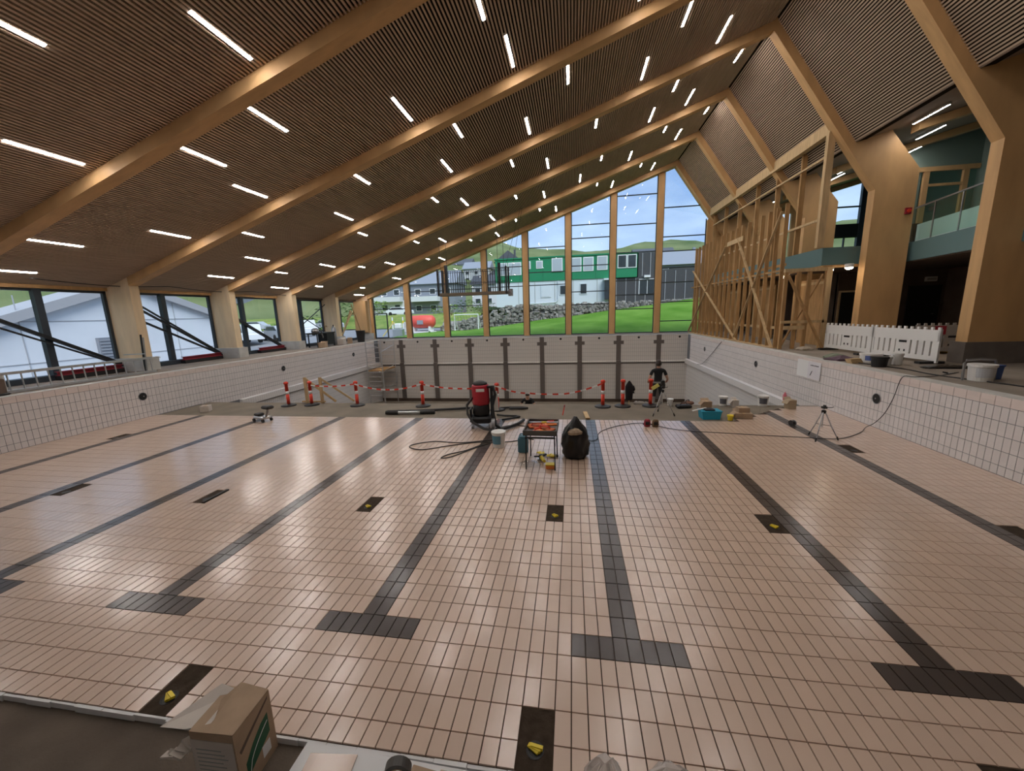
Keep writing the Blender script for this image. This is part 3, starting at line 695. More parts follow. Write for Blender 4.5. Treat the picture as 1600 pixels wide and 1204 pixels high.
# --- red delineator posts
WBAND = mat('reflective_white',(.85,.85,.85),.35)
posts = [(-6.72,8.86,'first from the left, by the timber prop'),(-5.9,8.98,'second from the left, by the timber prop'),(-4.13,8.95,'third from the left, in front of the scaffold'),(-1.72,8.92,'fourth from the left, left of the red vacuum'),
         (.92,8.5,'behind the red vacuum'),(4.21,9.0,'left of the pair near the hanging black jacket'),(4.83,9.08,'just left of the hanging black jacket'),(5.68,9.15,'beside the laser tripod')]
_b = MB().lathe([(.25,0),(.25,.03),(.20,.05),(.09,.07),(.08,.075)], 18).mesh('base', BLACK, True)
_t = MB().lathe([(.055,.06),(.055,.42)], 14).lathe([(.055,.53),(.055,.78),(.075,.785),(.075,.84),(.04,.87)], 14).mesh('tube', RED, True)
_w = MB().lathe([(.057,.42),(.057,.53)], 14).mesh('band', WBAND, True)
PT = []
for x,y,t in posts:
    e = thing('delineator_post', 'red plastic delineator post with white band, ' + t, 'post', (x,y,floor_z(y)), 0, 'red posts along the concrete edge')
    inst('base', _b, (0,0,0), e); inst('tube', _t, (0,0,0), e); inst('band', _w, (0,0,0), e); PT.append(Vector((x,y,floor_z(y)+.78)))
# --- barrier tape
def tape(label, pts, sag):
    e = thing('barrier_tape', label, 'tape'); r = MB(); w_ = MB(); k = 0
    for a,b,s_ in zip(pts[:-1], pts[1:], sag):
        n = max(6,int((b-a).length/.16))
        P = [a.lerp(b,i/n)-Vector((0,0,s_*4*(i/n)*(1-i/n))) for i in range(n+1)]
        for i in range(n):
            (r if k % 2 else w_).bar(P[i],P[i+1],.004,.05,(0,0,1)); k += 1
    r.build('red_stripes', RED, e); w_.build('white_stripes', WBAND, e)
off = Vector((0,-.07,0))
tape('red and white barrier tape from the left timber prop to the red vacuum', [PT[1]+off+Vector((.1,0,-.05)),PT[2]+off,PT[3]+off,PT[4]+off], [.06,.2,.12])
tape('sagging red and white barrier tape between the red vacuum and the right posts', [PT[4]+off,Vector((1.9,9.0,.42)),Vector((3.0,9.0,.40)),PT[5]+off], [.06,.02,.05])
# --- timber props by the left posts
tp = thing('timber_prop', 'raw timber edge prop with diagonal legs beside the left red posts', 'timber', (-6.3,9.3,-.02))
MB().box(-.05,.05,-.03,.03,0,.95).build('upright', PINE2, tp); MB().bar((.02,0,.9),(1.0,.2,.02),.05,.07).build('strut', PINE2, tp); MB().bar((-.2,0,.06),(.7,0,.06),.08,.05).build('sole_plate', PINE2, tp); MB().bar((.6,0,.92),(1.6,.4,.0),.05,.06).build('strut', PINE2, tp); MB().box(.55,.65,-.03,.03,0,.95).build('upright', PINE2, tp)
# --- industrial vacuum
v = thing('industrial_vacuum', 'tall red and black industrial vacuum cleaner on castors with loose hoses', 'vacuum cleaner', (.82,6.75,0), .15)
MB().bbox(-.27,.27,-.30,.28,.12,.30,.04).build('chassis', BLACK, v)
for sx in (-1,1):
    MB().cyl((sx*.25,-.30,.06),(sx*.20,-.30,.06),.06,n=14).build('castor', STEEL, v); MB().cyl((sx*.30,.22,.13),(sx*.25,.22,.13),.13,n=18).build('wheel', BLACK, v)
MB().lathe([(.21,.30),(.23,.36),(.22,.60),(.20,.62)],20).build('dust_tank', BLACK, v, smooth=True)
MB().lathe([(.215,.60),(.235,.63),(.235,1.08),(.22,1.13),(.20,1.14)],24).build('red_canister', mat('vacuum_red',(.42,.012,.03),.35), v, smooth=True)
MB().lathe([(.20,1.12),(.18,1.19),(.10,1.23),(.02,1.24)],20).build('motor_cap', BLACK, v, smooth=True)
MB().box(-.10,.12,-.245,-.238,.98,1.06).build('name_plate', WHITE, v)
MB().box(-.20,.20,-.02,.0,.66,.70).build('clamp_band', STEEL, v)
MB().tube([(.20,-.12,1.08),(.36,-.18,1.10),(.40,-.22,.9),(.32,-.26,.6),(.34,-.3,.35),(.42,-.45,.12),(.55,-.6,.06),(.75,-.4,.05),(1.0,-.1,.05),(1.15,.25,.05)],.042,8).build('hose', BLACK, v, smooth=True)
MB().tube([(-.22,-.1,.8),(-.36,-.2,.62),(-.34,-.28,.4),(-.2,-.4,.2),(.1,-.62,.09),(.4,-.75,.06),(.42,-.95,.05),(.5,-1.1,.05)],.035,8).build('hose', CABLE, v, smooth=True)
MB().cyl((.30,-.55,.16),(.38,-.55,.16),.17,n=20).build('hose_reel', STEEL, v)
MB().box(.26,.34,-.1,.1,.3,1.05).build('handle_frame', BLACKM, v)
MB().bar((.42,-.18,.45),(.40,-.18,.98),.12,.015,(0,1,0)).build('white_rag', WHITE, v)
MB().box(-.3,-.26,-.2,.1,.15,.5).build('side_panel', BLACK, v)
# --- hoses and pipe on the concrete
hp = thing('suction_pipe', 'long black suction pipe with pale section lying on the bare concrete', 'pipe', (-1.75,7.85,.0)); MB().tube([(-.75,-.05,.05),(-.35,-.03,.05)],[.06,.07],8).build('nozzle', BLACK, hp); MB().tube([(-.35,-.03,.05),(.35,.02,.05)],.045,8).build('tube', ALU, hp); MB().tube([(.35,.02,.05),(.8,.08,.05)],.06,8).build('collar', BLACK, hp); MB().tube([(-.75,.06,.06),(.2,.18,.06),(1.2,.45,.05),(2.2,.78,.05)],.04,8).build('wand', BLACK, hp)
tag(MB().tube([(1.0,8.55,.04),(1.3,8.62,.04),(1.7,8.62,.04),(1.86,8.56,.04),(1.7,8.48,.04),(1.3,8.5,.04)],.035,8).build('black_hose', BLACK, smooth=True), 'short black hose looped on the concrete behind the red vacuum', 'hose')
tag(MB().tube([(1.05,7.75,.035),(1.3,7.65,.035),(1.65,7.62,.035),(1.75,7.55,.035),(1.5,7.35,.035),(1.3,7.2,.035)],.03,8).build('flexible_hose', BLACK, smooth=True), 'bent black flexible hose on the tile edge right of the vacuum', 'hose')
# --- bucket etc.
def bucket(name, label, loc, r, h, mt, cat='bucket', label_mt=None, handle=True, rz=0, taper=.85, rim=True, fill=None):
    e = thing(name, label, cat, loc, rz)
    MB().lathe([(r*taper,0),(r*taper+.004,.01),(r,h),(r-.012,h),(r*taper-.01,.02)],22).build('body', mt, e, smooth=False)
    if rim: MB().lathe([(r,h-.05),(r+.012,h-.045),(r+.012,h+.002),(r-.01,h+.002)],22).build('rim', mt, e)
    if label_mt:
        q = MB(); n = 8
        for i in range(n):
            t0 = -PI*.85+i*PI*.5/n; t1 = t0+PI*.5/n; ra, rb = r*(taper+.15*.25*(1-taper)/.15)+.007, r*(taper+.8*(1-taper))+.007
            q.quad((ra*math.cos(t0),ra*math.sin(t0),h*.25),(ra*math.cos(t1),ra*math.sin(t1),h*.25),(rb*math.cos(t1),rb*math.sin(t1),h*.8),(rb*math.cos(t0),rb*math.sin(t0),h*.8))
        q.build('paper_label', label_mt, e)
    if handle: MB().tube([(r*math.cos(t*PI/8)*1.03,-.02-r*.5*math.sin(t*PI/8),h-.03-.25*h*math.sin(t*PI/8)) for t in range(9)],.006,6).build('handle', STEEL, e)
    if fill: MB().lathe([(r*.93,h*.8),(r*.9,h*.83),(.01,h*.85)],18).build('contents', fill, e)
    return e
bucket('paint_bucket','white plastic bucket with blue label in front of the vacuum',(1.6,5.1,0),.155,.36,WHITE,label_mt=mat('label_blue',(.12,.28,.38),.5),fill=CARD)
j = thing('water_canister','dark teal plastic canister standing left of the tool table','canister',(2.2,4.8,0)); MB().bbox(-.11,.11,-.09,.09,0,.34,.02).build('body',TEALJ,j); MB().lathe([(.09,.34),(.10,.36),(.05,.39)],14).build('shoulder',TEALJ,j); MB().cyl((.05,0,.38),(.05,0,.43),.025,n=12).build('cap',BLACK,j)
MB().tube([(-.08,0,.36),(-.06,0,.41),(.02,0,.41),(.04,0,.36)],.012,6).build('grip',TEALJ,j)
# --- tool table
t = thing('tool_table','small steel leg table with a shallow tray of orange tools','table',(2.66,4.2,0),-.02)
for sx in (-1,1):
    for sy_ in (-1,1): MB().bar((sx*.28,sy_*.36,0),(sx*.27,sy_*.34,.70),.022,.022,(0,1,0)).build('leg', BLACKM, t)
MB().box(-.29,.29,-.38,-.35,.63,.66).box(-.29,.29,.35,.38,.63,.66).build('apron', BLACKM, t)
tr = MB(); tr.box(-.32,.32,-.42,.42,.70,.715).box(-.32,.32,-.42,-.40,.70,.80).box(-.32,.32,.40,.42,.70,.80).box(-.32,-.30,-.42,.42,.70,.80).box(.30,.32,-.42,.42,.70,.80); tr.build('tray', mat('tray_grey',(.10,.095,.09),.6), t)
MORT = mat('orange_board',(.55,.13,.04),.7,var=.3,vscale=15)
for x,y,dx,dy,z,a,nm,mt,lb in ((2.55,4.35,.18,.14,.715,.3,'grout_float',MORT,'orange grout float lying left in the tray'),(2.72,4.15,.20,.10,.715,-.5,'trowel_board',MORT,'orange rubber trowel board lying across the tray'),(2.60,4.0,.16,.08,.715,.9,'hand_float',ORANGE,'bright orange hand float at the front of the tray'),(2.82,4.5,.12,.10,.715,.2,'orange_sponge',ORANGE,'orange sponge at the back right of the tray')):
    e = thing(nm,lb,'tool',(x,y,z),a); MB().bbox(-dx,dx,-dy,dy,0,.03,.008).build('blade',mt,e); MB().tube([(-dx*.6,0,.03),(-dx*.5,0,.07),(dx*.5,0,.07),(dx*.6,0,.03)],.016,6).build('handle',RED,e)
e = thing('level_bar','pale aluminium straightedge laid across the tool tray','level',(2.7,4.3,.815),.05); MB().box(-.30,.28,-.02,.02,-.012,.012).build('bar',ALU,e); MB().box(-.05,.05,-.022,.022,-.01,.014).build('vial',YELLOW,e)
# --- black rubbish sack
bg_ = thing('rubbish_sack','full black rubbish sack with gathered peak standing on the tiles','sack',(3.32,4.6,0),.3)
def crumple(prof_, n, amp, seed, sx=1, sy=1):
    rr = random.Random(seed); mb = MB(); vs_ = []; fs = []
    ph = [rr.uniform(0,6.28) for _ in range(6)]
    for k,(r,z) in enumerate(prof_):
        for i in range(n):
            a = 2*PI*i/n; q = 1+amp*(math.sin(5*a+ph[0]+z*9)+.7*math.sin(9*a+ph[1]-z*13)+.5*math.sin(14*a+ph[2]+z*21))*.5+rr.uniform(-amp,amp)*.3
            vs_.append((r*q*math.cos(a)*sx, r*q*math.sin(a)*sy, z+rr.uniform(-amp,amp)*.05))
    for k in range(len(prof_)-1):
        for i in range(n): fs.append((k*n+i,k*n+(i+1)%n,(k+1)*n+(i+1)%n,(k+1)*n+i))
    fs += [tuple(range(n-1,-1,-1)), tuple(range((len(prof_)-1)*n,len(prof_)*n))]
    return mb.add(vs_,fs)
SACK = mat('sack_film',(.010,.010,.011),.32)
crumple([(.20,0),(.25,.04),(.27,.12),(.265,.2),(.275,.3),(.26,.38),(.265,.46),(.24,.53),(.20,.62),(.13,.71),(.07,.80),(.03,.86)],40,.13,3,1,.9).build('bag',SACK,bg_,smooth=True)
crumple([(.10,-.02),(.11,.03),(.07,.08),(.02,.10)],18,.12,5,1.3,.8).build('beige_contents',mat('dust_paper',(.46,.36,.26),.9),bg_).location = (-.06,-.17,.56)
# --- gloves, grinder, sponge box
def glove(label, loc, rz, mt=YELLOW):
    e = thing('work_glove',label,'glove',loc,rz); MB().bbox(-.05,.05,-.06,.06,0,.04,.015).build('palm',mt,e)
    for i in range(4): MB().tube([(-.037+.025*i,.05,.02),(-.037+.027*i,.10,.03),(-.04+.028*i,.14-.012*abs(i-1.5),.016)],.012,6).build('finger',mt,e)
    MB().tube([(.05,-.01,.02),(.08,.03,.028),(.085,.07,.016)],.013,6).build('thumb',mt,e); MB().bbox(-.05,.05,-.11,-.06,0,.045,.012).build('cuff',BLACK,e)
glove('yellow work glove on the floor under the tool table, upper',(2.62,4.62,.012),.8); glove('yellow work glove on the floor right of the upper one',(2.86,4.52,.012),1.7)
gr = thing('angle_grinder','yellow and black angle grinder on the floor under the tool table','power tool',(2.66,4.25,.012),1.9); MB().tube([(-.16,0,.06),(-.02,0,.06),(.08,0,.06)],[.03,.038,.04],10).build('body',YELLOW,gr); MB().cyl((.11,0,.03),(.11,0,.10),.045,n=12).build('gear_head',BLACK,gr); MB().cyl((.12,0,.012),(.12,0,.018),.085,n=20).build('disc',STEEL,gr); MB().tube([(.1,.04,.07),(.1,.15,.08)],.016,8).build('side_handle',BLACK,gr)
ob = thing('orange_tub','small orange tub at the front right table leg','tub',(2.84,3.92,0)); MB().bbox(-.09,.09,-.06,.06,0,.09,.015).build('body',ORANGE,ob); MB().box(-.095,.095,-.065,.065,.08,.10).build('lid',YELLOW,ob)
pf_ = tag(crumple([(.15,0.004),(.17,.03),(.12,.06),(.05,.08)],16,.25,9,1.2,.8).build('plastic_sheet',glass_mat('clear_film',(.93,.95,.97),1.3),smooth=True),'crumpled clear plastic film on the floor under the tool table','plastic film'); pf_.location = (2.42,4.05,.002)
# --- loose plank, red marker
pk = thing('loose_plank','short pale plank lying on the concrete behind the sack','plank',(3.66,7.85,.0),.08); MB().bbox(-.06,.06,-.35,.35,0,.04,.006).build('board',PINE2,pk); MB().box(-.05,.05,-.352,-.35,.005,.035).build('end_grain',PINE,pk)
mk = thing('marker_stake','short red marker stake leaning on the concrete behind the tool table','stake',(2.98,7.9,.0),.2); MB().bar((0,0,0),(.06,.0,.30),.04,.02).build('stake',RED,mk); MB().bar((.045,0,.24),(.06,0,.30),.045,.025).build('tip',REDP,mk)
# --- knee pads
for x,y,mt,lb in ((5.17,6.85,REDP,'dark red knee pad on the tiles, left of two'),(5.37,6.83,mat('olive_pad',(.16,.10,.05),.6),'olive black knee pad on the tiles, right of two')):
    e = thing('knee_pad',lb,'knee pad',(x,y,0)); MB().lathe([(.07,0),(.085,.05),(.08,.16),(.05,.2)],12,sx=1,sy=.6).build('shell',mt,e,smooth=True); MB().box(-.1,.1,.03,.045,.04,.07).build('strap',BLACK,e); MB().box(-.05,.05,-.06,-.045,.06,.14).build('cap',BLACK,e)
# --- tripods
def tripod(label, loc, rz, h, head):
    e = thing('tripod',label,'tripod',loc,rz)
    for k in range(3):
        a = PI/2+k*2*PI/3; c,s_ = math.cos(a),math.sin(a); q = h*.40
        l = MB().tube([(c*.03,s_*.03,h*.80),(c*q*.62,s_*q*.62,h*.32)],.013,8).build('leg',ALU,e)
        MB().tube([(c*q*.55,s_*q*.55,h*.375),(c*q,s_*q,.015)],.010,8).build('lower_leg',STEEL,l); MB().tube([(c*q*.92,s_*q*.92,.08),(c*q*1.01,s_*q*1.01,.0)],.016,8).build('rubber_foot',BLACK,l)
        MB().tube([(c*.01,s_*.01,h*.42),(c*q*.55,s_*q*.55,h*.40)],.005,5).build('spreader',BLACK,l)
    MB().cyl((0,0,h*.35),(0,0,h*.93),.012,n=10).build('centre_column',ALU,e); MB().lathe([(.035,h*.76),(.045,h*.79),(.045,h*.84),(.02,h*.86)],14).build('collar',BLACK,e)
    MB().box(-.04,.04,-.04,.04,h*.90,h*.96).box(-.015,.015,-.03,.02,h*.95,h*1.0).build('pan_head',BLACK,e); MB().tube([(0,0,h*.92),(.07,-.1,h*.95),(.09,-.14,h*.98)],.008,6).build('pan_handle',BLACK,e)
    return e
tripod('silver camera tripod standing free on the right tiles',(8.78,6.08,0),.25,.78,None)
ta = tripod('silver tripod on the concrete near the standing worker',(5.80,8.1,-.014),.1,.86,None)
ls = thing('laser_level','black laser level with yellow cloth mounted on the silver tripod','laser level',(5.79,8.08,.86)); MB().bbox(-.05,.05,-.05,.05,-.005,.13,.012).build('body',BLACK,ls); MB().cyl((0,0,.13),(0,0,.17),.03,n=12).build('emitter',STEEL,ls); MB().bar((-.12,-.06,.02),(-.30,-.05,-.10),.02,.10).build('yellow_cloth',mat('pale_yellow',(.75,.68,.20),.8),ls)
# --- hanging jacket on a stand
jk = thing('hanging_jacket','black work jacket hung on a short stake right of the red posts','jacket',(5.08,9.5,-.06)); MB().cyl((0,0,0),(0,0,.78),.015,n=8).build('stake',PINE2,jk)
crumple([(.11,.16),(.115,.22),(.12,.35),(.13,.5),(.13,.6),(.09,.68),(.05,.75),(.02,.79)],20,.08,11,1,.6).build('jacket',SHIRT,jk,smooth=True); MB().tube([(.11,0,.62),(.15,0,.5),(.14,0,.38)],[.045,.04,.035],8).build('sleeve',SHIRT,jk,smooth=True)
# --- crate, cartons, buckets at the right edge of the concrete
cr_ = thing('tool_crate','bright cyan open tool crate at the edge of the tiles','crate',(6.98,7.78,-.012),.06)
mb = MB(); mb.prism([(-.22,0),(.22,0),(.255,.22),(-.255,.22)],-.16,.16); mb.build('body',CYAN,cr_); MB().box(-.27,.27,-.175,.175,.205,.23).build('rim',CYAN,cr_); MB().bbox(-.16,.10,-.12,.12,.23,.27,.01).build('dark_tools',BLACK,cr_); MB().bar((-.48,-.05,.22),(-.08,.05,.28),.045,.02).build('white_lath',WHITE,cr_)
def carton(label, loc, rz, sx, sy, sz, mt=CARD, flap=True, name='cardboard_box'):
    e = thing(name,label,'box',loc,rz); MB().box(-sx/2,sx/2,-sy/2,sy/2,0,sz).build('body',mt,e)
    if flap:
        MB().bar((-sx/2,0,sz),(-sx/2-.08,0,sz-.10),sy,.006,(0,0,1)).build('flap',mt,e); MB().bar((0,sy/2,sz),(0,sy/2+.07,sz+.05),sx,.006,(0,0,1)).build('flap',mt,e)
    MB().box(-sx*.08,sx*.08,-sy/2-.001,sy/2,sz,sz+.002).build('tape',PINE2,e); return e
carton('brown carton standing behind the cyan crate',(7.2,8.75,-.012),.1,.24,.22,.26)
carton('flat brown carton with raised flap right of the cyan crate',(7.85,7.85,.0),-.15,.42,.30,.14); carton('small brown carton on top of the flat carton',(7.86,7.9,.142),.05,.28,.22,.13,flap=False)
carton('pale carton with a hole against the ledge end at the right wall',(9.55,8.9,.0),.25,.22,.2,.26,mat('tan_carton',(.42,.33,.22),.85)); 
carton('beige carton between the two white buckets',(8.12,9.1,-.01),.0,.17,.17,.22,CARDW)
LBL = mat('label_dark',(.12,.12,.14),.6)
bucket('white_bucket','white bucket with dark label, left one on the concrete by the right wall',(7.86,9.3,-.02),.125,.29,WHITE,label_mt=LBL); bucket('white_bucket','white bucket with dark label, right one beside the wall ledge',(8.99,9.3,-.02),.145,.32,WHITE,label_mt=LBL)
bucket('yellow_cup','small yellow cup on the tiles right of the cyan crate',(7.43,7.55,0),.07,.14,YELLOW,'cup',handle=False); 
rl = thing('cable_reel','small black reel on the lane line near the right wall','reel',(8.72,7.12,0),.4); MB().cyl((-.04,0,.07),(.04,0,.07),.04,n=16).build('drum',BLACK,rl); MB().cyl((-.05,0,.07),(-.04,0,.07),.07,n=20).build('flange',BLACK,rl); MB().cyl((.04,0,.07),(.05,0,.07),.07,n=20).build('flange',STEEL,rl)
bt = thing('pink_bottle','pink plastic bottle standing on the ledge at the right wall','bottle',(10.42,10.95,-.215)); MB().lathe([(.05,0),(.055,.02),(.055,.18),(.025,.24),(.02,.28)],14).build('body',mat('pink_plastic',(.70,.18,.22),.4),bt,smooth=True); MB().cyl((0,0,.28),(0,0,.32),.022,n=10).build('cap',WHITE,bt)
for x,y,a,lb,mt in ((6.62,8.95,.2,'black flat tool case lying on the concrete right of the tripod',BLACK),(6.85,9.4,.8,'brown bag on the concrete crest right of the tripod',mat('brown_bag',(.18,.08,.05),.8)),(5.45,9.45,-.3,'grey bundle on the slope behind the jacket',mat('grey_bundle',(.30,.27,.24),.9))):
    e = thing('tool_bag',lb,'bag',(x,y,floor_z(y)),a); MB().bbox(-.22,.22,-.12,.12,0,.10,.03).build('body',mt,e); MB().tube([(-.1,0,.10),(-.08,0,.16),(.08,0,.16),(.1,0,.10)],.012,6).build('handle',BLACK,e)
bucket('white_tub','white tub on the concrete just right of the tripod',(6.28,9.2,-.01),.09,.22,WHITE)
# --- left: tile trolley and small carton
ro = thing('tile_trolley','grey wheeled grouting trolley with black head on the left tiles','trolley',(-5.95,6.85,0),-.25); MB().bbox(-.35,.15,-.12,.12,.08,.16,.02).build('deck',ALU,ro); MB().tube([(.1,0,.14),(.2,0,.30),(.22,0,.42)],.035,8).build('neck',STEEL,ro); MB().bbox(.06,.38,-.11,.11,.40,.50,.03).build('head',BLACK,ro)
for x in (-.28,.12):
    for y in (-.13,.13): MB().cyl((x,y-.02,.05),(x,y+.02,.05),.05,n=14).build('wheel',BLACK,ro)
MB().bbox(-.32,-.1,-.1,.1,.16,.24,.02).build('battery',BLACK,ro)
carton('small pale carton at the left pool wall',(-9.15,7.95,.0),.4,.26,.24,.20,CARDW,False)
# --- cables
def cable(label, pts, r=.011, mt=CABLE):
    P = [Vector(q) for q in pts]; out = []
    for i in range(len(P)-1):
        p0,p1,p2,p3 = P[max(i-1,0)],P[i],P[i+1],P[min(i+2,len(P)-1)]
        for s_ in range(5):
            t_ = s_/5; out.append(.5*((2*p1)+(p2-p0)*t_+(2*p0-5*p1+4*p2-p3)*t_*t_+(3*p1-p0-3*p2+p3)*t_**3))
    out.append(P[-1]); o = MB().tube(out,r,6).build('power_cable',mt,smooth=True); return tag(o,label,'cable')
z = .012
cable('thin black cable looping on the tiles left of the bucket',[(1.45,5.55,z),(.65,5.27,z),(0,5.32,z),(-.41,5.11,z),(-.47,4.88,z),(-.1,4.74,z),(.41,5.03,z),(.95,5.29,z),(1.35,5.35,z)])
cable('thin black cable running from the floor loop to the tool table',[(1.2,5.2,z),(.9,4.75,z),(.6,4.5,z),(.5,4.27,z),(.7,4.36,z),(1.0,4.81,z),(1.38,5.3,z),(1.85,5.43,z),(2.16,5.64,z),(2.35,5.6,z)])
cable('thin black cable from the vacuum to the tool table',[(1.25,6.4,z),(1.64,6.75,z),(2.19,6.59,z),(2.6,6.0,z)])
cable('long black cable from the sack across the right tiles to the wall foot',[(3.48,5.75,z),(3.71,5.6,z),(3.84,5.74,z),(3.91,6.19,z),(4.16,6.58,z),(4.6,6.94,z),(5.16,7.1,z),(5.87,6.56,z),(7.1,6.32,z),(8.26,6.15,z),(9.0,6.06,z),(9.35,6.17,z),(9.9,6.58,z),(10.25,6.95,.03),(10.45,7.0,.12),(10.46,6.75,.44),(10.46,6.57,.86),(10.46,6.43,1.33),(10.6,6.3,1.362),(11.2,6.5,1.352),(12.0,7.0,1.352)],.008)
cable('thin dark cable hanging down the far right wall to the ledge',[(10.55,17.0,1.36),(10.48,17.3,1.2),(10.47,18.3,.6),(10.44,19.6,-.1),(10.38,20.3,-.24)],.012)
cable('black cable lying along the right deck edge',[(10.95,9.0,1.352),(11.3,7.6,1.352),(11.25,6.6,1.352),(11.6,5.2,1.352),(11.3,4.2,1.352)],.014)
# --- black cable strung along the left eave
mb = MB(); pts = []
for i in range(60):
    y = 6.2+i*.19; pts.append((-12.35,y,4.42-.10*abs(math.sin((y-6.2)*PI/4.04))))
tag(MB().tube(pts,.014,5).build('eave_cable',CABLE,smooth=True),'black cable looped along the left eave below the slats','cable')
# --- notice taped on the right wall
ns = thing('wall_notice','white paper notice taped on the right pool wall','notice',(10.478,9.9,1.0))
MB().box(-.004,.004,-.60,.60,-.27,.26).build('sheet',WHITEP,ns); MB().box(-.007,-.004,-.02,.60,-.27,.26).build('right_page',mat('page_lilac',(.74,.72,.76),.6),ns).scale = (1,-1,1)
mb = MB(); rr = random.Random(4); y = -.10
while y > -.50:
    L = rr.uniform(.015,.03); mb.box(-.010,-.007,y-L,y,.13,.155+rr.uniform(0,.015)); y -= L+.012
mb.build('heading_print',LBL,ns); MB().bar((-.009,-.13,-.17),(-.009,-.22,-.02),.003,.028,(1,0,0)).build('pen_drawing',LBL,ns)
# --- left deck: ladder on edge
ld = thing('aluminium_ladder','long aluminium ladder lying on edge along the left deck','ladder',(-11.18,6.3,ZD+.006)); 
MB().box(-.035,.035,-2.1,1.9,0,.07).build('rail',ALU,ld); MB().box(-.055,.015,-2.1,1.85,.47,.54).build('rail',ALU,ld)
rm = MB().cyl((0,0,.06),(-.02,0,.48),.017,n=8).mesh('rung',ALU)
for i in range(15): inst('rung',rm,(0,-1.98+i*.27,0),ld)
MB().tube([(-.02,1.85,.5),(-.02,2.05,.52),(-.02,2.15,.48)],.02,6).build('hook',ALU,ld)
dp = thing('dark_post_stub','dark timber stub at the lower left edge of the left deck','timber',(-11.0,4.25,ZD)); MB().bbox(-.12,.12,-.12,.12,0,.42,.02).build('block',DARKW,dp); MB().bbox(-.15,.15,-.16,.16,0,.06,.02).build('foot',BLACK,dp)
for x,y,h,lb in ((-11.75,8.30,.75,'two'),):
    e = thing('steel_rods','thin dark steel rods leaning on the nearest left column','rods',(x,y,ZD)); MB().bar((0,0,0),(-.02,.1,1.3),.05,.03).build('rod',BLACKM,e); MB().bar((.10,-.02,0),(.06,.1,1.2),.03,.03).build('rod',STEEL,e); MB().bar((-.6,-.12,.62),(.5,-.3,.66),.03,.03).build('cross_bar',ALU,e)
# --- left deck clutter near the far corner
wb = thing('workbench','cluttered dark workbench on the left deck between the far columns','workbench',(-11.7,18.3,ZD),.0); MB().box(-.35,.35,-.9,.9,.78,.84).build('top',BLACK,wb)
for sx in (-1,1):
    for q in (-.8,.8): MB().bar((sx*.28,q,0),(sx*.28,q,.78),.05,.05,(0,1,0)).build('leg',BLACKM,wb)
MB().box(-.3,.3,.1,.85,.1,.78).build('side_cloth',BLACK,wb)
e = thing('mixer','grey mixing machine with tube on the workbench','machine',(-11.7,17.8,ZD+.842)); MB().lathe([(.2,0),(.24,.1),(.2,.22),(.1,.28)],16).build('drum',STEEL,e); MB().tube([(.1,0,.2),(.3,.1,.1),(.45,.0,-.3)],.05,8).build('hose',CABLE,e)
e = thing('bench_tap','brown bent pipe standing on the workbench','pipe',(-11.75,18.8,ZD+.842)); MB().tube([(0,0,0),(0,0,.3),(.1,0,.38),(.15,0,.3)],.03,8).build('pipe',PINE,e); MB().cyl((0,0,0),(0,0,.03),.07).build('flange',STEEL,e)
carton('tan carton on the left deck in front of the workbench',(-11.1,17.5,ZD),.2,.4,.35,.3); carton('pale carton on the left deck right of the workbench',(-11.3,19.7,ZD),.1,.4,.4,.36,CARDW); carton('brown carton on the left deck beside the far column',(-11.15,20.4,ZD),.5,.3,.3,.34)
bucket('black_bin','black bin with torn rim on the left deck corner by the gable',(-11.1,21.7,ZD),.30,.78,BLACK,'bin',handle=False,taper=.75)
e = thing('gas_bottle','grey green cylinder standing on the left deck by the fourth column','cylinder',(-11.6,19.45,ZD)); MB().lathe([(.13,0),(.14,.05),(.14,1.0),(.08,1.12),(.04,1.16)],14).build('body',STEEL,e,smooth=True); MB().cyl((0,0,1.16),(0,0,1.26),.03).build('valve',BLACK,e)
e = thing('step_frame','pale timber trestle leaning at the last left window','trestle',(-12.3,22.6,ZD)); 
MB().bar((-.3,-.9,.2),(-.2,.5,2.2),.05,.09).build('leg',PINE2,e); MB().bar((-.1,-1.0,.5),(-.1,.5,2.1),.05,.09).build('leg',PINE2,e); MB().bar((0,.3,2.6),(.3,.9,.3),.04,.06).build('leg',PINE,e); MB().bar((-.3,.4,1.9),(.3,.5,1.9),.04,.06).build('tie',PINE2,e)
o = MB().box(-12.98,-12.0,-.5,-.17,1.9,4.2).build('cladding',WOOD,D.objects['portal_frame'])
# --- scaffold tower in the far left corner of the deep end
sc = thing('scaffold_tower','aluminium scaffold tower in the far left corner of the deep end','scaffold',(0,0,0))
sx0, sx1, sya, syb = -10.2,-9.15,20.6,22.5
for x in (sx0,sx1):
    for y in (sya,syb): MB().cyl((x,y,floor_z(y)),(x,y,1.42),.03,n=8).build('standard',ALU,sc)
for k in range(12):
    zz = -2.2+k*.32
    MB().cyl((sx0,sya,zz),(sx1,sya,zz),.02,n=6).build('rung',ALU,sc); MB().cyl((sx0,syb,zz),(sx1,syb,zz),.02,n=6).build('rung',ALU,sc)
for zz in (-1.9,-.6,.75): MB().cyl((sx1,sya,zz),(sx1,syb,zz+.3),.02,n=6).build('brace',ALU,sc); MB().cyl((sx0,sya,zz+.5),(sx0,syb,zz+.1),.02,n=6).build('brace',ALU,sc)
MB().box(sx0,sx1,sya,syb,-.56,-.50).build('platform',PINE,sc)
